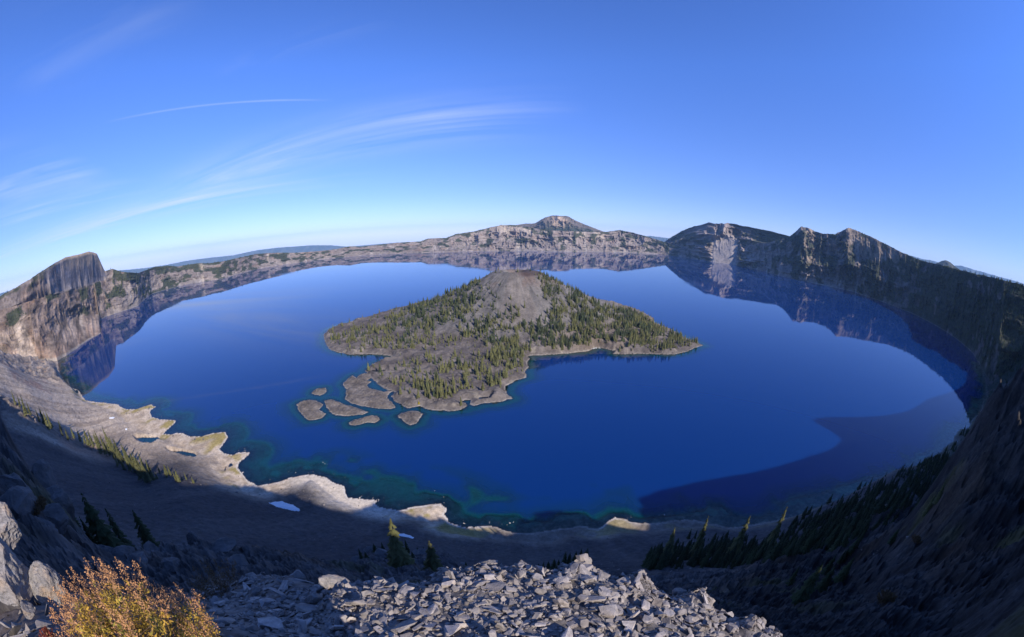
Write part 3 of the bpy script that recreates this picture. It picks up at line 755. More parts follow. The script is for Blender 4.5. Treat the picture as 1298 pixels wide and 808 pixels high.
# lowland beyond the rim, out to the horizon
azp = np.radians(np.linspace(-100, 100, 220)); dp = np.exp(np.linspace(math.log(9000), math.log(47000), 90))
Ap, Dp = np.meshgrid(azp, dp)
rimd = np.interp(np.degrees(Ap), azs, dsh + W * 2.2)
Dp = np.maximum(Dp, rimd)
Dp = rimd + (Dp - 9000) * 1.0
Zp = 120 - 1420 * sstep(0, 12000, Dp - rimd) + 60 * fbm(Dp * np.sin(Ap) / 5000, Dp * np.cos(Ap) / 5000, 0, 4)
cp = mix((0.08, 0.105, 0.115), (0.12, 0.14, 0.14), sstep(-.2, .4, fbm(Dp * np.sin(Ap) / 3000, Dp * np.cos(Ap) / 3000, 0, 4)))  # lowland painted paler and bluer to carry the far haze
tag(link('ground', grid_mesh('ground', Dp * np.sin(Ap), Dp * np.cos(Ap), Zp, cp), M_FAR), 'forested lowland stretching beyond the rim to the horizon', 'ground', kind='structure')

# ================================================================ ISLAND
def G(pts, z=0.0): return [tuple(map(float, ground(x, y, z))) for x, y in pts]


ISL_PX = [(412, 433.5), (413.5, 437), (419, 444), (430, 447), (443.6, 449.8), (465, 449.2), (484, 449.8), (495, 451), (497, 453), (494, 455.3), (476.3, 459.4), (468, 465), (462.6, 470.2), (466, 475),
          (471.4, 480.3), (479, 487), (488, 493), (497, 496), (499, 499), (495.5, 503), (499, 508), (507, 512.5), (512, 514.5), (515.8, 518.2), (523, 517), (530.6, 515.4), (543.6, 519), (557, 520.5), (569.4, 521.3), (588, 519),
          (592.5, 514.5), (591, 511), (584.2, 509), (596, 507), (597, 510), (595.3, 513), (601, 515), (607, 513), (612, 511.7), (626.8, 510.8), (640, 508), (649, 505.2), (643, 500), (641, 496), (641.6, 489.5),
          (650, 484), (660, 481), (666.5, 478.4), (665.5, 472), (669, 465.5), (668.5, 459), (672, 455), (668, 452.5), (671.8, 450.7), (685, 450.6), (699.5, 449.8), (712, 448.8), (725, 447.8), (745, 445.8), (750, 443.5), (753, 441.2), (761, 441.2),
          (769, 442.8), (776.8, 444.8), (792, 444.8), (778, 446.5), (777, 448.8), (788, 449.4), (800.5, 448.8), (825, 448.8), (848, 449.8), (858, 448.8), (868, 446.8), (880, 441.5), (890.7, 437.9), (882, 433.5), (868, 428), (850, 420), (836, 416), (827, 414), (831, 410.5), (822, 406)]
ISLAND = G(ISL_PX) + [(700, 2000), (560, 2260), (300, 2430), (0, 2480), (-320, 2420), (-560, 2240), (-680, 2050), (-800, 1900), (-880, 1790), (-910, 1690), (-880, 1580)]
ISL_PONDS = [G([(471, 468.6), (479, 469), (487, 468.3), (489, 470.5), (480, 472), (472, 471)], 2), G([(520 + 87, 503.5), (620, 502.5), (618, 505), (606, 506)], 1)]
CONE = (10.0, 1900.0)
R_PROF = ([0, 60, 130, 200, 300, 400, 500, 600, 700, 800, 950], [246, 252, 243, 202, 150, 108, 76, 54, 32, 14, 0])
L_PROF = ([0, 60, 110, 180, 280, 380, 480, 600, 720, 900], [246, 254, 240, 196, 150, 112, 82, 48, 22, 6])
F_PROF = ([0, 70, 120, 250, 400, 520, 620, 760, 1000], [244, 250, 226, 150, 66, 22, 14, 10, 8])


def island_z(x, y, want_col=False):
    s = sdf(x, y, ISLAND) + fbm(x / 16, y / 16, 0, 4) * 5.5
    dx, dy = x - CONE[0], y - CONE[1]
    r = np.hypot(dx, dy) * (1 + 0.05 * fbm(dx / 260, dy / 260, 0, 3)); th = np.arctan2(dy, dx)
    wr = np.clip(np.cos(th), 0, 1) ** 2; wl = np.clip(-np.cos(th), 0, 1) ** 2; wf = np.sin(th) ** 2
    zc = wr * np.interp(r, *R_PROF) + wl * np.interp(r, *L_PROF) + wf * np.interp(r, *F_PROF)
    crater = 40 * np.exp(-(r / 42) ** 2)
    zc = zc - crater
    a = th * 3.0
    zc = zc + sstep(60, 160, r) * sstep(620, 300, r) * (ridged(a * 3 + 9, r / 400, 0, 3) - .45) * 7
    rough = fbm(x / 42, y / 42, 0, 5) * 8 + ridged(x / 26, y / 26, 0, 4) * 8 - 2
    flat = sstep(120, 20, zc)
    z = np.maximum(zc, 7) + rough * (0.12 + 0.88 * flat)
    z = np.where(s > 0, 0.4 + (np.maximum(z, 1.2) - 0.4) * sstep(0, 22, s) + 0.03 * np.minimum(s, 20), np.maximum(s * 0.42, -60))
    for p in ISL_PONDS:
        ps = sdf(x, y, p)
        z = np.where(ps > -14, np.where(ps > 0, -1.5 - ps * .1, np.minimum(z, 0.3 - ps * 0.6)), z)
    if not want_col: return z
    lava = mix((0.115, 0.098, 0.092), (0.195, 0.168, 0.152), sstep(-.4, .4, fbm(x / 60, y / 60, 0, 5)))
    ash = mix((0.15, 0.138, 0.13), (0.215, 0.195, 0.178), sstep(-.3, .3, fbm(x / 30, y / 120, 0, 4)))
    tanc = sstep(0.0, .25, fbm(a * 1.2 + 3, r / 500, 0, 3)) * sstep(30, 90, zc)
    ash = mix(ash, (0.28, 0.215, 0.165), tanc * .22)
    redc = sstep(0.05, .35, fbm(x / 70 + 9, y / 70, 0, 4)) * sstep(170, 225, zc)
    ash = mix(ash, (0.20, 0.145, 0.12), redc * .7)
    rimdark = sstep(225, 238, zc) * sstep(0, 60, dx)
    ash = mix(ash, (0.085, 0.055, 0.05), rimdark * .8)
    c = mix(lava, ash, sstep(28, 60, zc))
    soil = sstep(16, 26, zc) * sstep(80, 40, zc) * sstep(0, 300, dx)
    c = mix(c, (0.25, 0.19, 0.14), soil * .5)
    c = mix(c, (0.46, 0.41, 0.35), sstep(5.0, 0.5, s + 2 * fbm(x / 7, y / 7, 0, 2)) * sstep(-2, 0, s) * .6)
    c = mix(c, (0.40, 0.35, 0.28), sstep(0.3, 0.5, fbm(x / 20 + 33, y / 20, 0, 4)) * sstep(70, 20, s) * .5)
    c = np.where((s < 0)[..., None], np.array((0.10, 0.085, 0.065)), c)
    return z, c, s


gx, gy = np.arange(-1000, 960, 3.6), np.arange(800, 2540, 3.6)
Xi, Yi = np.meshgrid(gx, gy)
Zi, Ci, Si = island_z(Xi, Yi, True)
tag(link('island', grid_mesh('island', Xi, Yi, Zi, Ci, keep=(Si > -70)), M_ISL), 'volcanic cone island with lava flats in the middle of the lake', 'island', kind='structure')

ISLETS = [
    ('largest low lava islet beside the island, holding a small lagoon', [(435.4, 485.2), (440.8, 481), (447, 475.5), (451.7, 479.8), (456, 475.5), (462, 473.3), (468, 474.3), (472, 478.4), (465.4, 482.5), (470.5, 484), (465, 488.5), (467.5, 492), (478, 495), (487, 497), (492, 495.5), (498, 496), (492, 500), (491, 505), (497, 511), (500.8, 516.5), (495.3, 518.7), (481, 518), (468, 516.5), (455, 514), (443.6, 511), (438, 506), (439.5, 493.4), (434.5, 488)]),
    ('tiny oval lava islet farthest out to the left', [(395, 498.9), (397, 496), (400, 493.8), (406, 492.3), (412.6, 492), (413.9, 496.4), (410, 499.5), (405, 501.4), (399, 501)]),
    ('notched lava islet at the left end of the group', [(376.3, 512.6), (380, 509.5), (385, 508), (392, 507), (400, 508), (410, 512.6), (405, 519), (407, 521.5), (412.6, 525), (408.9, 530), (400, 532.3), (391.4, 533.2), (385, 527.6), (378.8, 521.4)]),
    ('long lava islet with one shrub in the middle of the group', [(411.4, 508), (420, 506.4), (428, 509), (435, 512.6), (450, 516.4), (466.5, 522.6), (460, 525.5), (450, 526.5), (437.7, 527.8), (425, 526.4), (418, 522), (413.9, 516.4)]),
    ('narrow waisted lava islet nearest to the slope', [(442.7, 536.4), (447.7, 533), (456, 531), (465, 528), (471, 527.2), (477.7, 528), (482.7, 532), (475, 536.4), (468, 535.6), (461.5, 536.4), (450, 539.4), (444, 539)]),
    ('fan shaped lava islet right of the others', [(503.3, 527.6), (509, 524), (515.3, 522.6), (521, 521.2), (527.8, 521.4), (536.6, 525), (533, 530), (527.8, 536.4), (520.3, 539.4), (513, 536), (508, 531)])]
ISLET_POLY, ISLET_GRID = [], []
for lab, pp in ISLETS:
    poly = G(pp); ISLET_POLY.append(poly)
    a = np.array(poly); x0, y0 = a.min(0) - 26; x1, y1 = a.max(0) + 26
    Xg, Yg = np.meshgrid(np.arange(x0, x1, 1.8), np.arange(y0, y1, 1.8))
    s = sdf(Xg, Yg, poly) + fbm(Xg / 11, Yg / 11, 0, 4) * 3.6
    z = np.where(s > 0, 0.4 + sstep(0, 16, s) * (3.0 + 4.5 * fbm(Xg / 24, Yg / 24, 0, 4) + 4.0 * ridged(Xg / 10, Yg / 10, 0, 4)), np.maximum(s * 0.4, -40))
    c = mix((0.14, 0.12, 0.11), (0.22, 0.19, 0.17), sstep(-.4, .4, fbm(Xg / 25, Yg / 25, 0, 5)))
    c = mix(c, (0.50, 0.44, 0.37), sstep(3.6, 0.6, s + 1.6 * fbm(Xg / 6, Yg / 6, 0, 2)) * .6)
    c = np.where((s < 0)[..., None], np.array((0.10, 0.085, 0.065)), c)
    ISLET_GRID.append((Xg, Yg, z, s))
    tag(link('islet', grid_mesh('islet', Xg, Yg, z, c, keep=(s > -22)), M_ISL), lab, 'islet', kind='structure')

# ================================================================ LAKE
aw = np.concatenate([np.linspace(-90, -80, 20, endpoint=False), np.linspace(-80, 80, 1100), np.linspace(80.5, 92, 20)])
dw = np.concatenate([np.exp(np.linspace(math.log(330), math.log(2700), 560)), np.exp(np.linspace(math.log(2730), math.log(12500), 90))])
Aw, Dw = np.meshgrid(np.radians(aw), dw)
Xw, Yw = Dw * np.sin(Aw), Dw * np.cos(Aw)
dep = np.full(Xw.shape, 200.0)
nm = Dw < 2700
zn = near_terrain(Xw[nm], Yw[nm])
s_l = sdf(Xw[nm], Yw[nm], LAKE_NEAR)
dn = np.where(s_l > 310, 160.0, -zn)
si = sdf(Xw[nm], Yw[nm], ISLAND)
sh_isl = np.where(si > -26, -si * 0.5, 13 + (-si - 26) * 1.1)
for p in ISLET_POLY:
    ss = sdf(Xw[nm], Yw[nm], p)
    sh_isl = np.minimum(sh_isl, np.where(ss > -20, -ss * 0.5, 10 + (-ss - 20) * 1.0))
nz = 0.75 + 0.6 * vnoise(Xw[nm] / 70, Yw[nm] / 70) + 0.3 * vnoise(Xw[nm] / 25, Yw[nm] / 25)
dn = np.minimum(dn, sh_isl * nz)
dep[nm] = np.clip(dn, 0.02, 200)
# wind-ruffled streaks on the far water
ruf = sstep(0.18, 0.42, fbm(Xw / 1500 + 4, Yw / 420, 0, 4)) * sstep(2500, 4500, Dw) * 0.35 + 0.12 * sstep(0.1, 0.5, fbm(Xw / 500, Yw / 160, 0, 3))
M_WATER = water_mat()
me = grid_mesh('lake', Xw, Yw, Xw * 0, attrs={'depth': dep, 'ruffle': ruf})
tag(link('lake', me, M_WATER), 'deep blue crater lake, calm and mirroring the far cliffs', 'lake', kind='structure')

# ================================================================ TREES
def make_crown(h, r, tiers, spokes, rng, start=0.12, droop=0.35, gap=0.0):
    V, F = [], []
    for k in range(tiers):
        f = k / (tiers - 1)
        z = h * (start + (1 - start) * (f ** 0.92))
        R = r * (1 - f) ** 0.85 * rng.uniform(0.75, 1.12) + 0.012 * h
        n = max(4, int(spokes * (0.55 + 0.45 * (1 - f))))
        a0 = rng.random() * 6.28
        for j in range(n):
            if rng.random() < gap: continue
            a = a0 + 6.283 * j / n + rng.normal(0, .18)
            L = R * rng.uniform(0.6, 1.15); w = L * rng.uniform(0.26, 0.42) + 0.01 * h
            dz = -droop * L * rng.uniform(0.5, 1.3)
            ca, sa = math.cos(a), math.sin(a)
            th = h * 0.05 * (1 - 0.4 * f)
            zz = z + rng.normal(0, .012) * h
            b = len(V)
            V += [(0, 0, zz + th), (ca * L * .55 - sa * w, sa * L * .55 + ca * w, zz + dz * .45), (ca * L, sa * L, zz + dz), (ca * L * .55 + sa * w, sa * L * .55 - ca * w, zz + dz * .45),
                  (ca * L * .5, sa * L * .5, zz + dz * .25 + th * .9)]
            F += [(b, b + 1, b + 4), (b + 1, b + 2, b + 4), (b + 2, b + 3, b + 4), (b + 3, b, b + 4), (b, b + 3, b + 1), (b + 1, b + 3, b + 2)]
    return np.array(V), np.array(F)


def make_trunk(h, r, rng, branches=0):
    V, F = [], []
    n = 6
    ks = [(0, 1.25), (0.15, .95), (0.5, .6), (0.8, .3), (1.0, .06)]
    ox = oy = 0
    for f, s in ks:
        for j in range(n):
            a = 6.283 * j / n
            V.append((ox + math.cos(a) * r * s, oy + math.sin(a) * r * s, h * f))
        ox += rng.normal(0, .006) * h; oy += rng.normal(0, .006) * h
    for k in range(len(ks) - 1):
        for j in range(n):
            a, b = k * n + j, k * n + (j + 1) % n
            F += [(a, b, b + n), (a, b + n, a + n)]
    for _ in range(branches):
        f = rng.uniform(.3, .95); a = rng.random() * 6.28; L = h * .16 * (1.1 - f); b = len(V)
        ca, sa = math.cos(a), math.sin(a); w = r * .25
        V += [(-sa * w, ca * w, h * f), (sa * w, -ca * w, h * f), (0, 0, h * f + w * 2), (ca * L, sa * L, h * f + L * .25)]
        F += [(b, b + 1, b + 3), (b + 1, b + 2, b + 3), (b + 2, b, b + 3)]
    return np.array(V), np.array(F)


TREES = []      # unit-height templates: (crown mesh for sun, crown mesh for shade, trunk mesh)
trng = np.random.default_rng(3)
for i in range(7):
    V, F = make_crown(1.0, (0.15, 0.19, 0.165, 0.21, 0.135, 0.18, 0.23)[i], (17, 15, 18, 14, 18, 13, 13)[i], 11, trng, start=(0.08, .12, .06, .14, .18, .05, .1)[i], gap=0.08)
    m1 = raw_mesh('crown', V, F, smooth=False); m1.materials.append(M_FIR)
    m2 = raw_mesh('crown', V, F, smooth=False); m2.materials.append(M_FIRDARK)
    V2, F2 = make_trunk(0.97, 0.016, trng)
    mt = raw_mesh('trunk', V2, F2, smooth=True); mt.materials.append(M_BARK)
    TREES.append((m1, m2, mt, V, F, V2, F2))
N_TREE = 0


def place_tree(x, y, z, h, label, group, dark=False, kind=None, yaw=None, fat=1.0):
    fat = fat * random.uniform(.8, 1.1)
    global N_TREE
    k = random.randrange(7) if kind is None else kind
    e = bpy.data.objects.new('conifer_tree', None); COL.objects.link(e)
    e.empty_display_size = 1
    e.location = (x, y, z); e.rotation_euler = (random.gauss(0, .025), random.gauss(0, .025), random.random() * 6.28)
    e.scale = (h * fat, h * fat, h)
    tag(e, label, 'tree', group)
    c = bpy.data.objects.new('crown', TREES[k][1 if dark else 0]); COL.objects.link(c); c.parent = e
    t = bpy.data.objects.new('trunk', TREES[k][2]); COL.objects.link(t); t.parent = e
    N_TREE += 1
    return e


def at_near(px, py, d):
    """point of the near terrain in the direction of a sight line's azimuth at distance d"""
    a, _ = azq(px, py)
    x, y = d * math.sin(math.radians(a)), d * math.cos(math.radians(a))
    return x, y, float(near_terrain(np.array([x]), np.array([y]))[0])


def hit_near(px, py, lo=30, hi=2600):
    """first meeting of a sight line with the near terrain"""
    a, q = azq(px, py)
    dd_ = np.exp(np.linspace(math.log(lo), math.log(hi), 700))
    x, y = dd_ * math.sin(math.radians(a)), dd_ * math.cos(math.radians(a))
    z = near_terrain(x, y)
    f = np.nonzero(z >= H - dd_ * q)[0]
    if len(f) == 0: return None
    i = f[0]
    return float(x[i]), float(y[i]), float(z[i])


def sun_floor(x, y):
    """height above which the sun clears the slopes"""
    a, e = math.radians(SUN_AZ), math.radians(SUN_EL)
    t = np.linspace(3, 1500, 1200)
    return float((near_terrain(x + math.sin(a) * math.cos(e) * t, y + math.cos(a) * math.cos(e) * t) - math.sin(e) * t).max())


# 1. the row of firs down the left spur (feet traced along the spur)
SPUR = [(22, 518), (28, 520), (36, 528), (42, 530), (50, 537), (56, 540), (62, 545), (68, 545), (76, 548), (80, 552), (86, 556), (92, 556), (96, 560), (100, 560), (104, 563), (108, 563), (114, 566),
        (120, 570), (124, 572), (128, 576), (130, 570), (134, 577), (138, 580), (141, 575), (146, 583), (150, 586), (152, 590), (156, 590), (161, 594), (165, 592), (169, 600), (173, 602), (177, 600), (181, 606), (185, 608), (188, 609), (191, 610), (194, 611), (197, 607), (201, 606), (206, 604), (210, 606), (214, 604), (219, 606), (224, 608), (229, 609), (233, 610), (238, 611), (243, 611)]
for i, (px, py) in enumerate(SPUR):
    for rep in range(2 if 112 < px < 190 and i % 2 else 1):
        p = hit_near(px + random.uniform(-3, 3), py + random.uniform(-3, 3) - rep * 4)
        if p is None: continue
        h = random.uniform(26, 56) * (1.15 if 110 < px < 195 else 0.8) * (0.62 if px > 200 else 1) * (0.8 if rep else 1)
        place_tree(p[0], p[1], p[2] - 0.5, h, 'sunlit green fir in the row along the left spur above the beach', 'firs along the left spur')
# 2. dark firs below the talus, one by one
LOW = [  # foot px, distance, height m, label
    (150, 713, 66, 10.5, 'dark bushy fir, left of three behind the golden bush'), (170, 710, 68, 9, 'dark thin fir in the middle of three behind the golden bush'), (203, 713, 70, 8.5, 'dark slanting fir right of three behind the golden bush'),
    (122, 692, 76, 5.5, 'small dark fir beside the left cliff foot'), (110, 690, 78, 4.5, None), (318, 727, 82, 5, None),
    (417, 722, 150, 8, None), (393, 722, 160, 4, None), (372, 723, 160, 4, None), (340, 724, 150, 4, None),
    (480, 712, 185, 11, None), (490, 712, 185, 11, None), (504, 704, 190, 13, None), (520, 712, 190, 11, None), (533, 712, 190, 9, None), (540, 713, 190, 10, None), (547, 711, 195, 13, None), (562, 713, 200, 8, None), (579, 712, 205, 7, None),
       (348, 722, 140, 5, None), (363, 726, 130, 4, None), (402, 726, 130, 6, None), (428, 716, 160, 7, None), (440, 722, 140, 5, None), (461, 716, 165, 8, None), (470, 722, 150, 6, None), (497, 720, 150, 7, None), (527, 720, 150, 6, None), (571, 716, 190, 8, None), (590, 714, 200, 9, None), (600, 716, 195, 6, None), (615, 716, 205, 8, None), (628, 716, 205, 9, None), (638, 714, 210, 10, None), (647, 714, 210, 8, None)]
for px, py, d, h, lab in LOW:
    x, y, z = at_near(px, py, d)
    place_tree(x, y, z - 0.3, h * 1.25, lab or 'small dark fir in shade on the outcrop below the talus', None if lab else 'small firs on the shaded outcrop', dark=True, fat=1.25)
x, y, z = at_near(513, 740, 96)
place_tree(x, y, z - 0.5, float(np.clip(sun_floor(x, y) + 7 - z, 12, 30)), 'tall fir behind the talus with only its pale yellow-green tip in sun', None, kind=3, fat=1.15)
x, y, z = at_near(551, 732, 98)
place_tree(x, y, z - 0.5, float(np.clip(sun_floor(x, y) + 2.5 - z, 7, 24)), 'short fir right of the tall half-lit fir, tip just catching sun', None, kind=6, fat=1.3)
for px in (655, 661, 668, 676, 684, 690, 697, 704, 710, 717, 723, 731, 737, 743):
    x, y, z = at_near(px, 700, random.uniform(205, 250))
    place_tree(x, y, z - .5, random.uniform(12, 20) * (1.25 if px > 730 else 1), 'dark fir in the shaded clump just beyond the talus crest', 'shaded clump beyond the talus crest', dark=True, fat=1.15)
LIT = [(879, 706, 262, 41, 'tall fir with sunlit top above the dark wood, left one of three', 2), (925, 710, 266, 47, 'broad fir with brightest sunlit top above the dark wood, middle one of three', 3), (969, 706, 270, 45, 'fir with sunlit top at the right end of the dark wood', 5),
       (843, 712, 258, 33, 'dark fir with faintly lit tip at the left end of the dark wood', 1), (1186, 640, 335, 13, 'small sunlit fir growing on the right cliff edge', 3), (1171, 655, 330, 9, 'small pale fir below the right cliff edge', 1)]
for px, py, d, h, lab, k in LIT:
    x, y, z = at_near(px, py, d) if d < 300 else (hit_near(px, py) or at_near(px, py, d))
    h = float(np.clip(sun_floor(x, y) + (13 if h > 35 else 6) - z, 9, 62))
    if 'cliff' in lab: h = 9.0
    place_tree(x, y, z - .5, h, lab, None, kind=k, fat=.8)
# 3. the dark wood on the right slope
wood = []
tries = 0
wr = np.random.default_rng(9)
while len(wood) < 4600 and tries < 12000:
    tries += 1
    az = wr.uniform(26, 73.5); d = math.exp(wr.uniform(math.log(190), math.log(1150)))
    wood.append((az, d))
wood = np.array(wood); wx, wy = wood[:, 1] * np.sin(np.radians(wood[:, 0])), wood[:, 1] * np.cos(np.radians(wood[:, 0]))
wz, _, wsd = near_terrain(wx, wy, True)
wpx, wpy = project(wx, wy, wz)
WOODP = [[(815, 735), (830, 700), (860, 692), (900, 690), (985, 700), (1010, 660), (1060, 640), (1110, 615), (1160, 590), (1215, 565), (1206, 600), (1180, 640), (1150, 655), (1120, 665), (1090, 690), (1050, 705), (1010, 745), (960, 760), (880, 755)]]
dens = np.clip(sdf(wpx, wpy, WOODP[0]) / 22 + 0.45, 0.0, 1) * (0.30 + 0.70 * sstep(-.25, .2, fbm(wx / 38, wy / 38, 0, 3)))
ok = (wr.random(len(wx)) < dens) & (wsd > 6)
items = sorted(zip(np.hypot(wx, wy)[ok], wx[ok], wy[ok], wz[ok]))
n_wood = 0
for d, x, y, z in items[:150]:
    place_tree(x, y, z - .5, random.choice((7, 9, 12, 15, 18, 22)) * random.uniform(.8, 1.15), 'dark fir in the shaded wood on the right-hand slope', 'firs of the shaded wood', dark=True, fat=1.1)
rest = items[150:]
# sparse small ones over the shaded scree at the right
for (px, py) in [(1030, 735), (1045, 728), (1058, 722), (1066, 712), (1074, 706), (1040, 748), (1020, 752), (1062, 738), (1082, 700), (1010, 765), (1000, 742), (1093, 676), (1112, 668), (1128, 690), (1090, 655), (1076, 676)]:
    p = hit_near(px, py)
    if p: place_tree(p[0], p[1], p[2] - .3, random.uniform(7, 12), 'small dark fir scattered on the shaded scree at lower right', 'small firs on the shaded scree', dark=True, fat=1.1)


def merged(name, items, label, mat_f, mat_t=None, kind='stuff'):
    """one mass of conifers too many to count"""
    Vs, Fs, b = [], [], 0
    Vt, Ft, bt = [], [], 0
    r_ = np.random.default_rng(31)
    for x, y, z, h in items:
        k = r_.integers(0, 7); a = r_.random() * 6.28
        V, F = TREES[k][3], TREES[k][4]
        wd = h * r_.uniform(.75, 1.45)
        c, s = math.cos(a) * wd, math.sin(a) * wd
        Vs.append(np.stack([V[:, 0] * c - V[:, 1] * s + x, V[:, 0] * s + V[:, 1] * c + y, V[:, 2] * h + z], -1)); Fs.append(F + b); b += len(V)
    o = link(name, raw_mesh(name, np.concatenate(Vs), np.concatenate(Fs), smooth=False), mat_f)
    return tag(o, label, 'forest', kind=kind)


if rest:
    merged('dark_wood', [(x, y, z - .5, random.choice((7, 10, 13, 16, 20)) * random.uniform(.8, 1.2)) for d, x, y, z in rest], 'rest of the shaded conifer wood along the right shore', M_FIRDARK)

# the wooded wall right of the lake, too many to count
wa, wd_ = np.radians(wr.uniform(68, 84, 5200)), np.exp(wr.uniform(math.log(620), math.log(2700), 5200))
qx, qy = wd_ * np.sin(wa), wd_ * np.cos(wa)
qz, _, qs = near_terrain(qx, qy, True)
kp = (qs > 8) & (wr.random(5200) < .25 + .75 * sstep(-.2, .2, fbm(qx / 90, qy / 90, 0, 3)))
Pq = np.stack([qx, qy, qz - 1], -1)[kp]; hq = wr.uniform(10, 24, len(Pq))
V, F = cone_trees(Pq, hq, hq * .2, 6, wr, 3)
tag(link('rim_forest', raw_mesh('rim_forest', V, F, smooth=False), M_FIRDARK), 'dark conifer forest on the shaded wall right of the lake', 'forest', kind='stuff')

# 4. island conifers
BARE = [(598, 352), (630, 342), (682, 342), (690, 356), (692, 378), (702, 394), (690, 402), (668, 398), (640, 385), (620, 372)]
zones = [([(682, 345), (700, 354), (760, 386), (808, 398), (838, 418), (884, 436), (868, 442), (840, 444), (800, 440), (765, 436), (745, 440), (705, 442), (672, 446), (640, 442), (655, 425), (690, 408), (697, 392), (688, 372), (680, 352)], 0.92),
         ([(488, 406), (545, 380), (600, 356), (612, 352), (612, 375), (600, 392), (585, 408), (560, 416), (520, 424), (490, 418)], 0.62),
         ([(600, 392), (640, 400), (672, 408), (690, 405), (668, 448), (640, 446), (615, 436), (585, 428), (585, 408)], 0.72),
         ([(612, 352), (632, 345), (650, 372), (672, 396), (650, 404), (612, 398)], 0.30),
         ([(518, 500), (528, 482), (560, 468), (600, 458), (630, 444), (664, 448), (664, 468), (640, 482), (622, 492), (590, 494), (562, 506), (540, 504)], 0.72),
         ([(420, 428), (450, 416), (500, 412), (560, 420), (585, 432), (560, 440), (520, 445), (470, 446), (425, 440)], 0.30),
         ([(470, 470), (500, 458), (560, 452), (600, 456), (560, 470), (525, 484), (500, 492), (480, 485)], 0.16),
         ([(690, 440), (760, 436), (850, 445), (800, 448), (690, 447)], 0.3),
         ([(560, 505), (640, 486), (648, 500), (600, 508)], 0.12),
         ([(650, 345), (680, 348), (700, 380), (690, 400), (660, 392)], 0.06)]
ir = np.random.default_rng(17)
ix, iy = ir.uniform(-900, 850, 60000), ir.uniform(870, 2150, 60000)
iz, _, isd = island_z(ix, iy, True)
ipx, ipy = project(ix, iy, iz)
pr = np.full(len(ix), 0.035)
for poly, w in zones: pr = np.maximum(pr, w * np.clip(sdf(ipx, ipy, poly) / 6 + 0.5, 0, 1))
pr *= 1 - .86 * np.clip(sdf(ipx, ipy, BARE) / 7 + .1, 0, 1)
clump = sstep(-.35, .15, fbm(ix / 45, iy / 45, 0, 3))
keep = (ir.random(len(ix)) < pr * (0.14 + 0.86 * clump) * 0.62) & (isd > 8) & (iz > 1.5)
# hidden behind the cone: leave out
vis = ~((iy > 1960) & (np.hypot(ix - CONE[0], iy - CONE[1]) < 700))
keep &= vis
isl = sorted(zip(np.hypot(ix, iy)[keep], ix[keep], iy[keep], iz[keep]))
n_ind = max(0, 298 - N_TREE)
LOWFRONT = isl[:n_ind]
for d, x, y, z in LOWFRONT:
    place_tree(x, y, z - .4, random.choice((12, 16, 20, 25, 31)) * random.uniform(.85, 1.15), 'olive green conifer on the low lava flats at the front of the island', 'conifers on the island lava flats')
rest = [(x, y, z - .5, random.choice((8, 11, 15, 19, 23, 29)) * random.uniform(.85, 1.2) * (0.8 if z > 150 else 1)) for d, x, y, z in isl[n_ind:]]
if rest:
    sh_ = [r for r in rest if fbm(np.array(r[0] / 60), np.array(r[1] / 60), 0, 3) + random.uniform(-.35, .35) > .05 + (.25 if r[2] < 30 else -.1)]
    ss_ = set(sh_)
    merged('island_forest', [r for r in rest if r not in ss_], 'olive conifer forest covering the island slopes', M_FIR)
    merged('island_forest', sh_, 'darker green conifers mixed through the island forest', M_FIRMID)
    Vs, Fs, b = [], [], 0
    for _ in range(260):
        x, y, z, h = random.choice(rest); x += random.gauss(0, 7); y += random.gauss(0, 7)
        V, F = make_trunk(1.0, .026, trng, 7); hh = random.uniform(9, 19)
        Vs.append(V * hh + np.array((x, y, z))); Fs.append(F + b); b += len(V)
    tag(link('dead_trunks', raw_mesh('dead_trunks', np.concatenate(Vs), np.concatenate(Fs)), M_SNAG), 'bleached dead trunks scattered through the island forest', 'dead trees', kind='stuff')
print('trees', N_TREE, 'island rest', len(rest), 'rim', N_RIM)
# bleached dead snags among them, a yellow one by the water
for i, (px, py) in enumerate([(826, 412), (829, 411), (823, 410), (472, 432), (497, 424), (505, 424), (521, 427)]):
    gxy = ground(px, py, 9)
    zz = float(island_z(np.array([gxy[0]]), np.array([gxy[1]]))[0])
    V, F = make_trunk(1.0, 0.02, trng, 9)
    o = link('dead_tree', raw_mesh('dead_tree', V, F), M_SNAG); o.location = (float(gxy[0]), float(gxy[1]), zz - .5); o.scale = (random.uniform(18, 26),) * 3
    tag(o, 'bleached dead tree standing on the far right point of the island' if i < 3 else 'grey dead tree standing on the left lava flats of the island', 'tree', 'dead trees on the right point' if i < 3 else 'dead trees on the left flats')
gxy = ground(531, 512, 4); zz = float(island_z(np.array([gxy[0]]), np.array([gxy[1]]))[0])
V, F = make_crown(1.0, 0.34, 9, 10, trng, start=.05)
e = bpy.data.objects.new('yellow_tree', None); COL.objects.link(e); e.location = (float(gxy[0]), float(gxy[1]), zz - .3); e.scale = (11, 11, 11)
tag(e, 'single bright yellow tree by the front shore of the island', 'tree')
link('crown', raw_mesh('crown', V, F, smooth=False), M_YELLOW, e)
V, F = make_trunk(.9, .03, trng); link('trunk', raw_mesh('trunk', V, F), M_BARK, e)

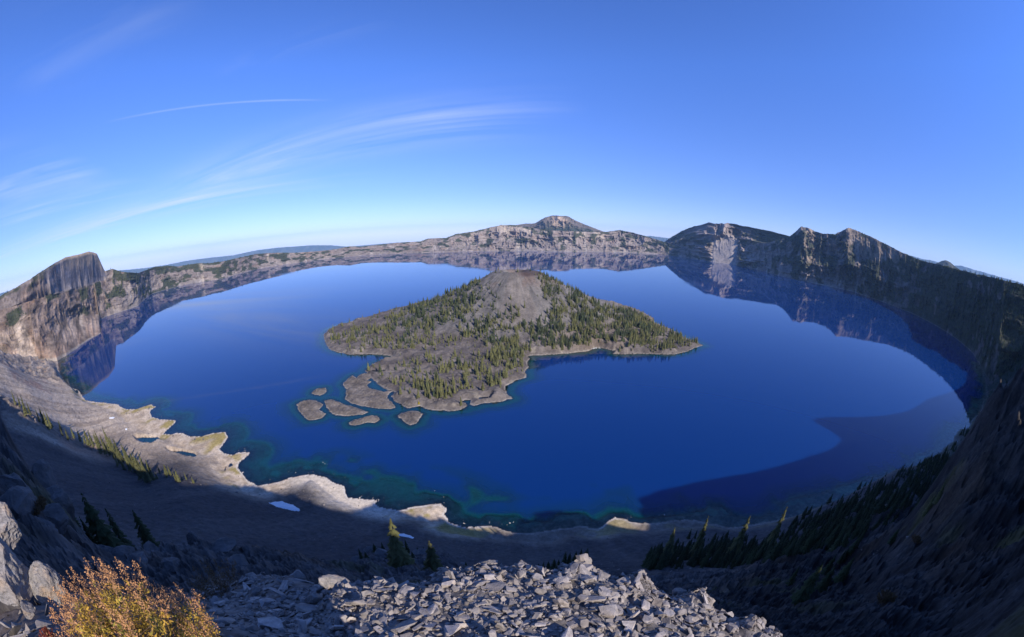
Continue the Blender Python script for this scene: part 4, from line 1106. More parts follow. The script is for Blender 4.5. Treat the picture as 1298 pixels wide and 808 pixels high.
lg = np.random.default_rng(71)
P, S, R = [], [], []
lx, ly = lg.uniform(-900, 850, 26000), lg.uniform(770, 1900, 26000)
lz, _, ls = island_z(lx, ly, True)
kp = (ls > 1) & (lz < 45) & (lg.random(26000) < .12 + .5 * sstep(0, .3, fbm(lx / 50, ly / 50, 0, 3)))
for x, y, z in zip(lx[kp], ly[kp], lz[kp]): P.append((x, y, z)); S.append(1.6 + 6.5 * lg.random() ** 4)
for poly, (Xg, Yg, zg, sg_) in zip(ISLET_POLY, ISLET_GRID):
    k = np.argwhere(sg_ > .5)
    for i, j in k[lg.integers(0, len(k), max(40, len(k) // 26))]: P.append((Xg[i, j], Yg[i, j], zg[i, j])); S.append(1.2 + 4.2 * lg.random() ** 4)
LAVA_P, LAVA_S = P, S

# ================================================================ SNOW PATCHES, SHORE ROCKS, BOATS
def drape(name, label, pts, zf, mat, thick, cat, step=0.8):
    P0 = []
    for px, py in pts:
        p = hit_near(px, py, 150)
        P0.append(p[:2])
    a = np.array(P0); x0, y0 = a.min(0) - 2; x1, y1 = a.max(0) + 2
    Xg, Yg = np.meshgrid(np.arange(x0, x1, step), np.arange(y0, y1, step))
    s = sdf(Xg, Yg, P0) + fbm(Xg / 4, Yg / 4, 0, 3) * .8
    z = zf(Xg, Yg) + np.clip(s * .25, -1.0, thick)
    return tag(link(name, grid_mesh(name, Xg, Yg, z, keep=(s > -1.5)), mat), label, cat)


drape('snow_patch', 'largest white snow patch on the shaded scree behind the beach', [(340, 637.5), (349, 636.2), (358, 636), (364, 638.5), (372, 641), (379.5, 645.5), (380, 649), (372, 648.5), (362, 645.5), (350, 643)], near_terrain, M_SNOW, .9, 'snow')
drape('snow_patch', 'thin white snow patch on the shaded scree near the talus', [(505, 677.5), (512, 677), (519, 679), (525, 681.5), (523, 682.8), (514, 681.5), (506, 679.5)], near_terrain, M_SNOW, .9, 'snow', .5)
drape('snow_patch', 'small snow patch on the sunlit scree at left', [(138, 530), (142, 528.8), (146, 529.5), (144, 531.5), (140, 531.5)], near_terrain, M_SNOW, .9, 'snow')
drape('snow_patch', 'tiny snow patch below the small snow patch at left', [(158.5, 544), (161, 543.6), (161.8, 545.5), (159.5, 546)], near_terrain, M_SNOW, .9, 'snow')


def rock_mesh(rng, flat=(1, .7, .4), n=13, name='rock', cuts=0):
    bm = bmesh.new()
    for _ in range(n):
        v = rng.normal(size=3); v /= np.linalg.norm(v)
        v = np.sign(v) * np.abs(v) ** 0.72
        bm.verts.new([v[i] * flat[i] * 0.5 * rng.uniform(.8, 1.1) for i in range(3)])
    res = bmesh.ops.convex_hull(bm, input=bm.verts)
    junk = [g for g in res['geom_interior'] if isinstance(g, bmesh.types.BMVert)]
    bmesh.ops.delete(bm, geom=junk, context='VERTS')
    bmesh.ops.delete(bm, geom=[v for v in bm.verts if not v.link_faces], context='VERTS')
    bmesh.ops.dissolve_limit(bm, angle_limit=math.radians(14), verts=bm.verts, edges=bm.edges)
    bmesh.ops.triangulate(bm, faces=bm.faces)
    bmesh.ops.recalc_face_normals(bm, faces=bm.faces)
    me = bpy.data.meshes.new(name); bm.to_mesh(me); bm.free()
    return me


def mesh_arrays(me):
    V = np.empty(len(me.vertices) * 3, np.float32); me.vertices.foreach_get('co', V)
    F = np.array([p.vertices[:] for p in me.polygons if len(p.vertices) == 3])
    return V.reshape(-1, 3), F


rr = np.random.default_rng(23)
SHAPES = [rock_mesh(rr, (1, rr.uniform(.5, .95), rr.uniform(.11, .32)), rr.integers(11, 17)) for _ in range(26)]
CHUNKS = [rock_mesh(rr, (1, rr.uniform(.6, .9), rr.uniform(.45, .8)), rr.integers(12, 20)) for _ in range(10)]
ARR = [mesh_arrays(m) for m in SHAPES]; ARRC = [mesh_arrays(m) for m in CHUNKS]
for m in SHAPES + CHUNKS: m.materials.append(M_ROCK)


def merge_rocks(name, P, size, rots, mat, label, cat, arr=ARR, kind='stuff', rng=rr):
    Vs, Fs, b = [], [], 0
    for p, s, R in zip(P, size, rots):
        V, F = arr[rng.integers(0, len(arr))]
        Vs.append((V * s) @ np.array(R).T + p); Fs.append(F + b); b += len(V)
    o = link(name, raw_mesh(name, np.concatenate(Vs), np.concatenate(Fs), smooth=False), mat)
    return tag(o, label, cat, kind=kind)


def rnd_rot(rng, tilt=0.5, base=None):
    R = Euler((rng.normal(0, tilt), rng.normal(0, tilt), rng.random() * 6.28)).to_matrix()
    return (base @ R) if base is not None else R


M_LAVA = plain_mat('lava_block', (0.17, 0.145, 0.132), .95, .45, .3)
merge_rocks('lava_rubble', LAVA_P, LAVA_S, [rnd_rot(rr, .5) for _ in LAVA_P], M_LAVA, 'dark lava rubble heaped over the island flats and islets', 'rocks', ARRC)
# pale rocks awash along the shore shelf
SRK = [(390, 592, 26, 8, 3), (412, 588, 8, 4, 8), (440, 604, 14, 5, 8), (465, 632, 16, 4, 36), (480, 634, 8, 4, 20), (540, 632, 12, 8, 14), (562, 640, 10, 8, 14), (555, 628, 10, 5, 6), (582, 660, 14, 8, 14), (505, 640, 3, 2, 2),
       (300, 572, 10, 5, 14), (310, 570, 8, 4, 10), (203, 527, 7, 2, 12), (645, 664, 14, 4, 12), (625, 662, 10, 5, 8), (782, 652, 6, 3, 6), (798, 655, 8, 3, 10), (830, 652, 10, 4, 8), (845, 652, 4, 2, 3), (865, 659, 5, 2, 6), (345, 610, 20, 4, 8), (380, 601, 14, 3, 8), (758, 662, 10, 4, 5)]
P, S, R = [], [], []
for cx, cy, ax, ay, n in SRK:
    for _ in range(max(2, int(n * .6))):
        x, y = ground(cx + rr.normal(0, ax * .5), cy + rr.normal(0, ay * .5))
        z = float(near_terrain(np.array([x]), np.array([y]))[0])
        if z > 1.5: continue
        s = rr.uniform(.8, 2.2) * (1 + .8 * (rr.random() < .12))
        P.append((x, y, max(z, -0.5) + .1)); S.append(s); R.append(rnd_rot(rr, .4))
M_SHORE = plain_mat('bleached_shore_stone', (0.62, 0.57, 0.52), .9, .2, .8)
merge_rocks('shore_rocks', P, S, R, M_SHORE, 'pale rocks awash in the shallows along the near shore', 'rocks', ARRC)


sg = np.random.default_rng(61)
P, S, R = [], [], []
NS = 26000
aa = np.radians(sg.uniform(-79, 72, NS)); dd_ = np.exp(sg.uniform(math.log(110), math.log(1900), NS))
xx, yy = dd_ * np.sin(aa), dd_ * np.cos(aa)
zz_, _, sd_ = near_terrain(xx, yy, True)
kp = (sd_ > 3) & (sg.random(NS) < (.14 + .86 * sstep(.0, .4, fbm(xx / 70, yy / 70, 0, 3))))
for x, y, z, d in zip(xx[kp], yy[kp], zz_[kp], dd_[kp]):
    P.append((x, y, z)); S.append(sg.uniform(.5, .9) * (1 + 5.0 * sg.random() ** 6) * (.35 + d / 650)); R.append(rnd_rot(sg, .5))
M_SCREE = plain_mat('scree_stone', (0.24, 0.21, 0.195), .9, .4, .4)
merge_rocks('scree_boulders', P, S, R, M_SCREE, 'loose boulders strewn over the scree slopes and beach', 'rocks', ARRC + ARR)


def make_boat(name, loc, yaw, scale, label):
    e = bpy.data.objects.new(name, None); COL.objects.link(e); e.location = loc; e.rotation_euler = (0, 0, yaw); e.scale = (scale,) * 3
    tag(e, label, 'boat', 'white boats at the island landing')
    # hull: stations along x, half-beams and heights
    st = [(-5, 1.45, 1.3, .9), (-2.5, 1.65, 1.3, 1.2), (0, 1.65, 1.4, 1.2), (2.5, 1.3, 1.55, .8), (4.2, .6, 1.75, .25), (5, .05, 1.9, .03)]
    V, F = [], []
    for x, b, h, kb in st:
        V += [(x, -b, h), (x, -kb, .15), (x, 0, -.35 if x < 4 else .8), (x, kb, .15), (x, b, h)]
    for k in range(len(st) - 1):
        for j in range(4):
            a = k * 5 + j; F.append((a, a + 5, a + 6, a + 1))
        F.append((k * 5, k * 5 + 4, k * 5 + 9, k * 5 + 5))
    F.append((0, 1, 2, 3)); F.append((0, 3, 4, 0 + 4)) if False else None
    F.append((4, 0, 3, 3)) if False else None
    link('hull', raw_mesh('hull', np.array(V), np.array(F), smooth=False), M_HULL, e)
    def box(nm, c, d, mat, par):
        bm = bmesh.new(); bmesh.ops.create_cube(bm, size=1)
        for v in bm.verts:
            v.co = Vector((c[0] + v.co.x * d[0] * (0.86 if v.co.z > 0 else 1), c[1] + v.co.y * d[1] * (.9 if v.co.z > 0 else 1), c[2] + v.co.z * d[2]))
        bmesh.ops.bevel(bm, geom=bm.edges, offset=.08, segments=1, affect='EDGES')
        m = bpy.data.meshes.new(nm); bm.to_mesh(m); bm.free(); return link(nm, m, mat, par)
    cb = box('cabin', (.6, 0, 2.1), (3.2, 2.3, 1.5), M_HULL, e)
    box('windscreen', (2.25, 0, 2.2), (.2, 1.9, .6), M_DARKTRIM, cb)
    box('outboard', (-5.25, 0, 1.1), (.6, .6, 1.1), M_DARKTRIM, e)


for i, (px, py, yw) in enumerate(((752.5, 442.4, .35), (755.2, 441.9, .1), (759.6, 441.9, -.3))):
    x, y = ground(px, py)
    make_boat('boat', (float(x), float(y), 0.15), yw, 1.15 - .1 * i, ('white boat at the left end of the island landing', 'white boat moored in the middle of the island landing', 'white boat at the right end of the island landing')[i])

# ================================================================ FOREGROUND TALUS
TAL = {-179: [(.6, 6.5), (2, 1.8), (5, .8), (16, .55)], -130: [(.6, 6.0), (2, 1.6), (5, .75), (16, .55)],
       -105: [(.6, 5.0), (2, 1.3), (4, .68), (8, .6), (16, .55)],
       -92: [(.6, 4.6), (2, 1.3), (3.4, .78), (5, .70), (8, .66), (16, .58)],
       -82: [(.6, 4.8), (2, 1.4), (3.4, .92), (5, .84), (8, .78), (16, .72)],
       -72: [(.6, 5.2), (2, 1.7), (3, 1.22), (5, 1.03), (8, .94), (12, .88), (18, .92)],
       -62: [(.6, 6.0), (1.5, 2.6), (2.5, 1.7), (4, 1.36), (6, 1.16), (10, 1.02), (15, .92), (22, 1.0)],
       -52: [(.6, 6.5), (1.5, 3.1), (2.6, 2.1), (4.2, 1.55), (7, 1.22), (11, 1.05), (15, .965), (20, 1.05)],
       -45: [(.6, 7.0), (1.5, 3.3), (2.6, 2.3), (4.2, 1.62), (6.5, 1.27), (9, 1.12), (12, 1.03), (15, 1.10), (20, 1.2)],
       -38: [(.6, 7.0), (1.5, 3.3), (2.6, 2.3), (4.2, 1.66), (5.8, 1.36), (7.4, 1.155), (9, 1.18), (12, 1.3), (20, 1.5)]}
for _a, _c in ((-29, 1.175), (-15, 1.185), (-7, 1.18), (2, 1.165), (15, 1.135), (28, 1.145), (42, 1.15), (55, 1.15), (62, 1.17)):
    _e = 8.0 if 8 < _a < 22 else (6.8 if _a > 50 else 7.4)
    TAL[_a] = [(.6, 7.2), (1.5, 3.5), (2.6, 2.35), (4.2, 1.73 - .0018 * max(_a, 0)), (5.7, 1.39), (_e, _c), (_e + 1.3, 1.32), (14, 1.65)]
TAL.update({70: [(.6, 7.2), (1.5, 3.5), (2.6, 2.35), (4.2, 1.75), (5.5, 1.6), (8, 1.6), (14, 1.7)], 90: [(.6, 7.2), (1.5, 3.4), (2.6, 2.2), (4.2, 1.6), (8, 1.4), (16, 1.25)],
            110: [(.6, 7.2), (1.5, 3.3), (2.6, 2.1), (4.2, 1.5), (8, 1.15), (16, 1.0)], 145: [(.6, 7.0), (1.5, 3.0), (2.6, 1.7), (4.2, 1.2), (8, .95), (16, .8)], 179: [(.6, 6.5), (2, 1.8), (5, .8), (16, .55)]})
_t = [(a / 14.0, math.log(d) * 1.8, q) for a, l in TAL.items() for d, q in l]
_tt = TPS([k[0] for k in _t], [k[1] for k in _t], np.array([k[2] for k in _t]), 2e-3)


def talus_z(x, y):
    x, y = np.asarray(x, float), np.asarray(y, float)
    d = np.maximum(np.hypot(x, y), .5); az = np.degrees(np.arctan2(x, y))
    return H - d * _tt(az / 14.0, np.log(d) * 1.8)


def talus_full(x, y):
    d = np.hypot(x, y)
    return talus_z(x, y) + fbm(x / 1.7, y / 1.7, 0, 4) * 0.18 * sstep(.8, 2.5, d) + (ridged(x / .5, y / .5, 0, 3) - .4) * .07


aT = np.radians(np.linspace(-179, 179, 900)); dT = np.exp(np.linspace(math.log(.6), math.log(17.5), 260))
AT, DT = np.meshgrid(aT, dT); XT, YT = DT * np.sin(AT), DT * np.cos(AT)
ZT = talus_full(XT, YT)
cT = mix((0.16, 0.14, 0.13), (0.30, 0.265, 0.24), sstep(-.3, .3, fbm(XT / .6, YT / .6, 0, 4)))
soil = sstep(-60, -70, np.degrees(AT)) * sstep(-110, -100, np.degrees(AT))
cT = mix(cT, (0.17, 0.125, 0.10), soil * .7)
tag(link('talus_ground', grid_mesh('talus_ground', XT, YT, ZT, cT), M_TALUS), 'gravelly ground under the broken rock in front', 'ground', kind='structure')


def slope_basis(x, y, f=talus_z):
    e = .25
    nx = -(f(x + e, y) - f(x - e, y)) / (2 * e); ny = -(f(x, y + e) - f(x, y - e)) / (2 * e)
    n = Vector((float(nx), float(ny), 1)).normalized()
    return Vector((0, 0, 1)).rotation_difference(n).to_matrix()


fr = np.random.default_rng(41)
cands = []
# (azimuth range, distance range, number, size range)
for n, (a0, a1), (d0, d1), (s0, s1), ex in ((360, (-55, 65), (3.6, 8.4), (.24, .62), 1.8), (2300, (-58, 66), (3.2, 8.7), (.14, .34), 1.3), (6500, (-60, 68), (3.2, 8.7), (.05, .15), 1.0),
                                            (150, (-66, -36), (6, 17), (.3, .9), 1.4), (700, (-70, -34), (5, 17), (.12, .35), 1.2), (600, (-95, -66), (2.2, 9), (.03, .14), 1.2), (70, (-100, -66), (4, 15), (.2, .7), 1.3)):
    az = fr.uniform(a0, a1, n); d = np.sqrt(fr.uniform(d0 ** 2, d1 ** 2, n)); s = s0 + (s1 - s0) * fr.random(n) ** ex
    cands += list(zip(np.radians(az), d, s))
rocks = []
for a, d, s in cands:
    x, y = d * math.sin(a), d * math.cos(a)
    rocks.append((x, y, s, d))
big = sorted(range(len(rocks)), key=lambda i: -rocks[i][2] / (rocks[i][3] ** 0.9))[:288]
bigset = set(big)
SP, SS, SR = [], [], []
zz = talus_full(np.array([r[0] for r in rocks]), np.array([r[1] for r in rocks]))
for i, (x, y, s, d) in enumerate(rocks):
    base = slope_basis(x, y)
    tilt = .34 if fr.random() < .82 else .9
    R = rnd_rot(fr, tilt, base)
    lift = fr.uniform(-.02, .22) * s * (1.0 if s > .2 else .6)
    if i in bigset:
        me = SHAPES[fr.integers(0, len(SHAPES))]
        o = bpy.data.objects.new('broken_rock', me); COL.objects.link(o); o['kind'] = 'thing'
        o.matrix_world = Matrix.Translation((x, y, float(zz[i]) + lift)) @ R.to_4x4() @ Matrix.Diagonal((s, s * fr.uniform(.8, 1.15), s * fr.uniform(.8, 1.3), 1))
        az = math.degrees(math.atan2(x, y))
        if az < -38: tag(o, 'bluish grey rock slab in the shaded talus at the left end', 'rock', 'slabs of the shaded talus end')
        else: tag(o, 'angular grey rock slab in the sunlit talus pile in front', 'rock', 'slabs of the sunlit talus')
    else:
        SP.append((x, y, float(zz[i]) + lift)); SS.append(s); SR.append(R)
merge_rocks('talus_rubble', SP, SS, SR, M_ROCK, 'small broken grey rubble filling the talus between the slabs', 'rubble', ARR + ARRC, rng=fr)


def boulder(name, label, px, py, d, size, flat, seed, mat, cat='boulder', rot=(0, 0, 0), sub=5, cutn=9):
    """boulder: sphere cut by planes, then weathered with noise"""
    g = np.random.default_rng(seed)
    bm = bmesh.new(); bmesh.ops.create_icosphere(bm, subdivisions=sub, radius=1)
    planes = []
    for _ in range(cutn):
        n = g.normal(size=3); n /= np.linalg.norm(n); planes.append((n, g.uniform(.55, .9)))
    V = np.array([v.co[:] for v in bm.verts])
    for n, k in planes:
        e = V @ n - k
        V = V - np.maximum(e, 0)[:, None] * n * .93
    nn = V / np.linalg.norm(V, axis=1, keepdims=True)
    k = fbm(V[:, 0] * 2 + seed, V[:, 1] * 2, V[:, 2] * 2, 5) * .16 + (ridged(V[:, 0] * 5 + seed, V[:, 1] * 5, V[:, 2] * 5, 4) - .4) * .09
    V = V + nn * k[:, None]
    V = V * np.array(flat)
    for v, c in zip(bm.verts, V): v.co = c
    me = bpy.data.meshes.new(name); bm.to_mesh(me); bm.free()
    o = link(name, me, mat)
    a, q = azq(px, py)
    o.location = (d * math.sin(math.radians(a)), d * math.cos(math.radians(a)), H - d * q)
    if 'talus' in label and d < 9: o.location.z = float(talus_full(np.array([o.location.x]), np.array([o.location.y]))[0]) + size * flat[2] * .45
    o.rotation_euler = rot; o.scale = (size,) * 3
    return tag(o, label, cat)


boulder('boulder', 'big grey sunlit boulder at the left edge', 6, 722, 4.2, .36, (1.0, .8, .95), 3, M_BOULDER)
boulder('boulder', 'tan sunlit boulder beside the golden bush', 59, 742, 4.0, .215, (1.0, .85, 1.05), 9, M_BOULDER, rot=(0, .3, .5))
boulder('boulder', 'flat topped boulder at the upper left edge with its top in sun', 2, 668, 7.5, .46, (1.1, .9, .75), 14, M_BOULDER)
boulder('boulder', 'small dark boulder below the big grey boulder', 34, 772, 3.7, .10, (1.2, .8, .6), 15, M_BOULDER)
boulder('boulder', 'leaning grey slab standing at the left end of the sunlit talus', 393, 752, 7.2, .46, (.55, .35, 1.0), 21, M_BOULDER, rot=(.25, .35, .3), sub=4)
boulder('boulder', 'broad flat slab on top of the left end of the talus', 425, 742, 7.6, .40, (1.2, .7, .45), 22, M_BOULDER, rot=(.2, .1, .1), sub=4)
boulder('boulder', 'pointed rock crowning the middle of the talus crest', 741, 709, 8.3, .34, (.75, .6, .8), 25, M_BOULDER, rot=(.1, .5, .4), sub=4)
boulder('boulder', 'pale rock jutting from the talus crest left of centre', 620, 720, 7.6, .36, (1.1, .7, .6), 27, M_BOULDER, rot=(0, -.3, .2), sub=4)
boulder('boulder', 'upright rock on the right part of the talus crest', 866, 741, 7.4, .30, (.8, .7, 1.0), 29, M_BOULDER, sub=4)
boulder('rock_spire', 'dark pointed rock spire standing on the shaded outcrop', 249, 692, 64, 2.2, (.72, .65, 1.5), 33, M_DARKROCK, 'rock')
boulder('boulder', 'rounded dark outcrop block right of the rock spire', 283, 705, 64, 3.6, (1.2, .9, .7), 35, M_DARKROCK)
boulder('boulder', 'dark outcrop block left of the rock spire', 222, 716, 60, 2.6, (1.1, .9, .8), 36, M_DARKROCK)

og = np.random.default_rng(77)
for i, (px, py, d, sz, fl) in enumerate(((338, 728, 150, 5.5, (1.2, .9, .6)), (356, 724, 160, 4, (1.1, .8, .7)), (437, 716, 175, 5, (1, .9, .9)), (452, 712, 185, 6.5, (1.2, .8, .9)), (470, 706, 190, 6, (1, .8, 1.0)), (487, 716, 170, 6, (1.3, .9, .6)),
                                         (534, 716, 180, 6, (1.3, .9, .6)), (552, 714, 190, 5, (1, .9, .7)), (585, 715, 200, 6, (1.3, .9, .6)), (604, 716, 210, 5, (1, .9, .7)), (420, 722, 160, 4, (1.2, .9, .7)))):
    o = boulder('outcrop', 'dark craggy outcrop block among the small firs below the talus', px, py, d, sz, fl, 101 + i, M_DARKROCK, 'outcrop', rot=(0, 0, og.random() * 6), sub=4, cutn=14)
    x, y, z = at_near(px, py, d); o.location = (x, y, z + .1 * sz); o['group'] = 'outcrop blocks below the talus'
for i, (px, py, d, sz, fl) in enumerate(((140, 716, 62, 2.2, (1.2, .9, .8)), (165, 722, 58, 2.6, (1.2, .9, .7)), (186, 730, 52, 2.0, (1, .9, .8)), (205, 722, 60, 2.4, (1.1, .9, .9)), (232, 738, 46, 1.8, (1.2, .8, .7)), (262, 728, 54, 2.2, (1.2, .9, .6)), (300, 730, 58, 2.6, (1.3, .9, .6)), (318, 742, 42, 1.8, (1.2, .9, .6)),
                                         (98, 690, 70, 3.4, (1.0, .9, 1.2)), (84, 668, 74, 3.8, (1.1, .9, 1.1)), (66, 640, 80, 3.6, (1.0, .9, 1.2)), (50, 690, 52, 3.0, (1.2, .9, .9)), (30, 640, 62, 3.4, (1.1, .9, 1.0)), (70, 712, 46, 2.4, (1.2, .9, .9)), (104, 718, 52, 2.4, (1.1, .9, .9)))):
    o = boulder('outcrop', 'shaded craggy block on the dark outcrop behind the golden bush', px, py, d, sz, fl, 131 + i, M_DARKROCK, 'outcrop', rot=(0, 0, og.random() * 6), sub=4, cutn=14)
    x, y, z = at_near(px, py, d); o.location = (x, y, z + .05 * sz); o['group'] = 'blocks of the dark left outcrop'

# ================================================================ GOLDEN BUSH
def make_bush(name, label, px, d, height, width, stems, seed, leafm, plumem, twigm, leafn=34, leaf=.022, base_drop=0.0, plume=True, top_q=None):
    g = np.random.default_rng(seed)
    a, _ = azq(px[0], px[1]); x0, y0 = d * math.sin(math.radians(a)), d * math.cos(math.radians(a))
    z0 = float(talus_full(np.array([x0]), np.array([y0]))[0]) if d < 20 else at_near(px[0], px[1], d)[2]
    if top_q: height = H - d * top_q - z0
    e = bpy.data.objects.new(name, None); COL.objects.link(e); e.location = (x0, y0, z0 - base_drop)
    tag(e, label, 'bush')
    LV, LF, PV, PF, TV, TF = [], [], [], [], [], []
    def quad(VV, FF, c, s, el=1.6):
        u = g.normal(size=3); u /= np.linalg.norm(u); w = np.cross(u, g.normal(size=3)); w /= max(np.linalg.norm(w), 1e-6)
        b = len(VV); VV += [tuple(c - u * s * el), tuple(c + w * s * .6), tuple(c + u * s * el), tuple(c - w * s * .6)]; FF.append((b, b + 1, b + 2, b + 3))
    def stick(p, q_, r):
        dr = q_ - p; w = np.cross(dr, (0.3, .2, 1.0)); w /= max(np.linalg.norm(w), 1e-6); w2 = np.cross(dr, w); w2 /= max(np.linalg.norm(w2), 1e-6)
        b = len(TV); TV.extend([tuple(p + w * r), tuple(p - w * r * .5 + w2 * r * .8), tuple(p - w * r * .5 - w2 * r * .8), tuple(q_ + w * r * .6), tuple(q_ - w * r * .3 + w2 * r * .5), tuple(q_ - w * r * .3 - w2 * r * .5)])
        TF.extend([(b, b + 1, b + 4, b + 3), (b + 1, b + 2, b + 5, b + 4), (b + 2, b, b + 3, b + 5)])
    for s in range(stems):
        az = g.random() * 6.283; rad = width * .5 * math.sqrt(g.random())
        top = np.array([math.cos(az) * rad, math.sin(az) * rad, height * (1 - .38 * (rad / (width * .5)) ** 2) * g.uniform(.72, 1.06)])
        root = np.array([math.cos(az) * rad * .25, math.sin(az) * rad * .25, 0])
        mid = (root + top) * .5 + np.array([math.cos(az), math.sin(az), 0]) * width * .05 + g.normal(0, .02, 3)
        prev = root
        for k in range(1, 9):
            t = k / 8; p = (1 - t) ** 2 * root + 2 * t * (1 - t) * mid + t * t * top
            stick(prev, p, .0045 * (1.2 - t) * height / 1.0); prev = p
        bare = g.random() < .08
        for k in range(leafn):
            t = .28 + .72 * g.random() ** .75
            p = (1 - t) ** 2 * root + 2 * t * (1 - t) * mid + t * t * top + g.normal(0, .045 * height, 3) * (1.15 - .7 * t)
            if bare and g.random() < .8: continue
            if plume and t > .80: quad(PV, PF, p, leaf * .62 * g.uniform(.6, 1.2), 1.2)
            else: quad(LV, LF, p, leaf * g.uniform(.6, 1.25))
        if plume and not bare:
            for k in range(26):
                t = g.random(); p = top + np.array([0, 0, 1]) * (t - .4) * .11 * height + g.normal(0, .016 * height, 3) * (1.2 - t)
                quad(PV, PF, p, leaf * .55 * g.uniform(.6, 1.2), 1.1)
        for k in range(3):
            t = g.uniform(.4, .9); p = (1 - t) ** 2 * root + 2 * t * (1 - t) * mid + t * t * top
            stick(p, p + np.array([g.normal(0, .07), g.normal(0, .07), g.uniform(.04, .14)]) * height, .0022 * height)
    link('leaves', raw_mesh('leaves', np.array(LV), np.array(LF), smooth=False), leafm, e)
    if PV: link('flower_heads', raw_mesh('flower_heads', np.array(PV), np.array(PF), smooth=False), plumem, e)
    link('branches', raw_mesh('branches', np.array(TV), np.array(TF)), twigm, e)
    return e


make_bush('bush', 'large golden bush with dry orange plumes, its bulk nearest the boulders', (152, 806), 2.9, 1.28, 1.2, 150, 5, M_BUSHLEAF, M_PLUME, M_TWIG, leafn=64, leaf=.014, top_q=.655)
make_bush('bush', 'lower golden bush with bare twigs on the right flank of the large one', (238, 806), 3.1, 1.12, .8, 90, 6, M_BUSHLEAF, M_PLUME, M_TWIG, leafn=50, leaf=.014, top_q=.82)
M_DUN = plain_mat('dun_leaves', (0.24, 0.15, 0.07), .8, .4, 5.0, trans=.3)
M_REDL = plain_mat('red_leaves', (0.38, 0.10, 0.06), .8, .4, 9.0, trans=.3)
make_bush('bush', 'brown leafless looking shrub in shade beside the talus', (290, 762), 13.0, 1.5, 2.6, 70, 7, M_DUN, M_DUN, M_TWIG, leafn=40, leaf=.03)
make_bush('bush', 'tiny red leaved plant under the grey boulder', (20, 760), 3.75, .22, .24, 26, 8, M_REDL, M_REDL, M_TWIG, leafn=40, leaf=.010, plume=False)
for px, py, lab in (((52, 655), 0, 'rusty shrub growing on the dark left cliff'), ((1120, 765), 0, 'yellowish shrub on the shaded slope at lower right'), ((1158, 690), 0, 'olive shrub below the right cliff')):
    p = hit_near(*px)
    if p: make_bush('bush', lab, px, math.hypot(p[0], p[1]), 1.5, 4.0, 110, 11 + px[0], M_DUN, M_DUN, M_TWIG, leafn=60, leaf=.055, plume=False)

# ================================================================ AIR, SKY, SUN, CAMERA
HAZE = 1.1e-5
bm = bmesh.new(); bmesh.ops.create_cube(bm, size=1)
for v in bm.verts: v.co = Vector((v.co.x * 120000, v.co.y * 120000, -1480.0 if v.co.z < 0 else 1500.0))
me = bpy.data.meshes.new('haze'); bm.to_mesh(me); bm.free()
m, nt, N, L = new_mat('haze')
out = nd(N, 'ShaderNodeOutputMaterial'); pv = nd(N, 'ShaderNodeVolumePrincipled')
pv.inputs['Color'].default_value = (0.36, 0.63, 1.0, 1); pv.inputs['Density'].default_value = HAZE
pv.inputs['Anisotropy'].default_value = 0.0
L.new(pv.outputs[0], out.inputs['Volume'])
tag(link('haze', me, m), 'thin blue haze that fades the far rim and mountains', 'haze', kind='stuff')

saz, sel = math.radians(SUN_AZ), math.radians(SUN_EL)
SUNV = Vector((math.sin(saz) * math.cos(sel), math.cos(saz) * math.cos(sel), math.sin(sel)))
lamp = bpy.data.lights.new('sun', 'SUN'); lamp.energy = 5.0; lamp.angle = math.radians(.53); lamp.color = (1.0, 0.925, 0.82)
so = bpy.data.objects.new('sun', lamp); COL.objects.link(so); so.rotation_euler = SUNV.to_track_quat('Z', 'Y').to_euler(); so.location = (0, 0, 3000)

w = bpy.data.worlds.new('World'); SC.world = w; w.use_nodes = True
nt = w.node_tree; N, L = nt.nodes, nt.links; N.clear()
out = nd(N, 'ShaderNodeOutputWorld'); bg = nd(N, 'ShaderNodeBackground'); bg.inputs[1].default_value = 0.095
sky = nd(N, 'ShaderNodeTexSky', sky_type='NISHITA'); sky.sun_disc = False
sky.sun_elevation = sel; sky.sun_rotation = saz; sky.altitude = 2300; sky.air_density = 1.0; sky.dust_density = 0.1; sky.ozone_density = 3.0
gen = nd(N, 'ShaderNodeTexCoord').outputs['Generated']
nrm = nd(N, 'ShaderNodeVectorMath', operation='NORMALIZE'); L.new(gen, nrm.inputs[0])
sep = nd(N, 'ShaderNodeSeparateXYZ'); L.new(nrm.outputs[0], sep.inputs[0])
zc_ = math_n(N, L, 'MAXIMUM', math_n(N, L, 'ADD', sep.outputs[2], 0.04), 0.02)
U_ = math_n(N, L, 'DIVIDE', sep.outputs[0], zc_); V_ = math_n(N, L, 'DIVIDE', sep.outputs[1], zc_)


def plane_uv(px, py):
    a, b, c = ray(px, py); k = max(float(c) + 0.04, 0.02)
    return np.array([float(a) / k, float(b) / k])


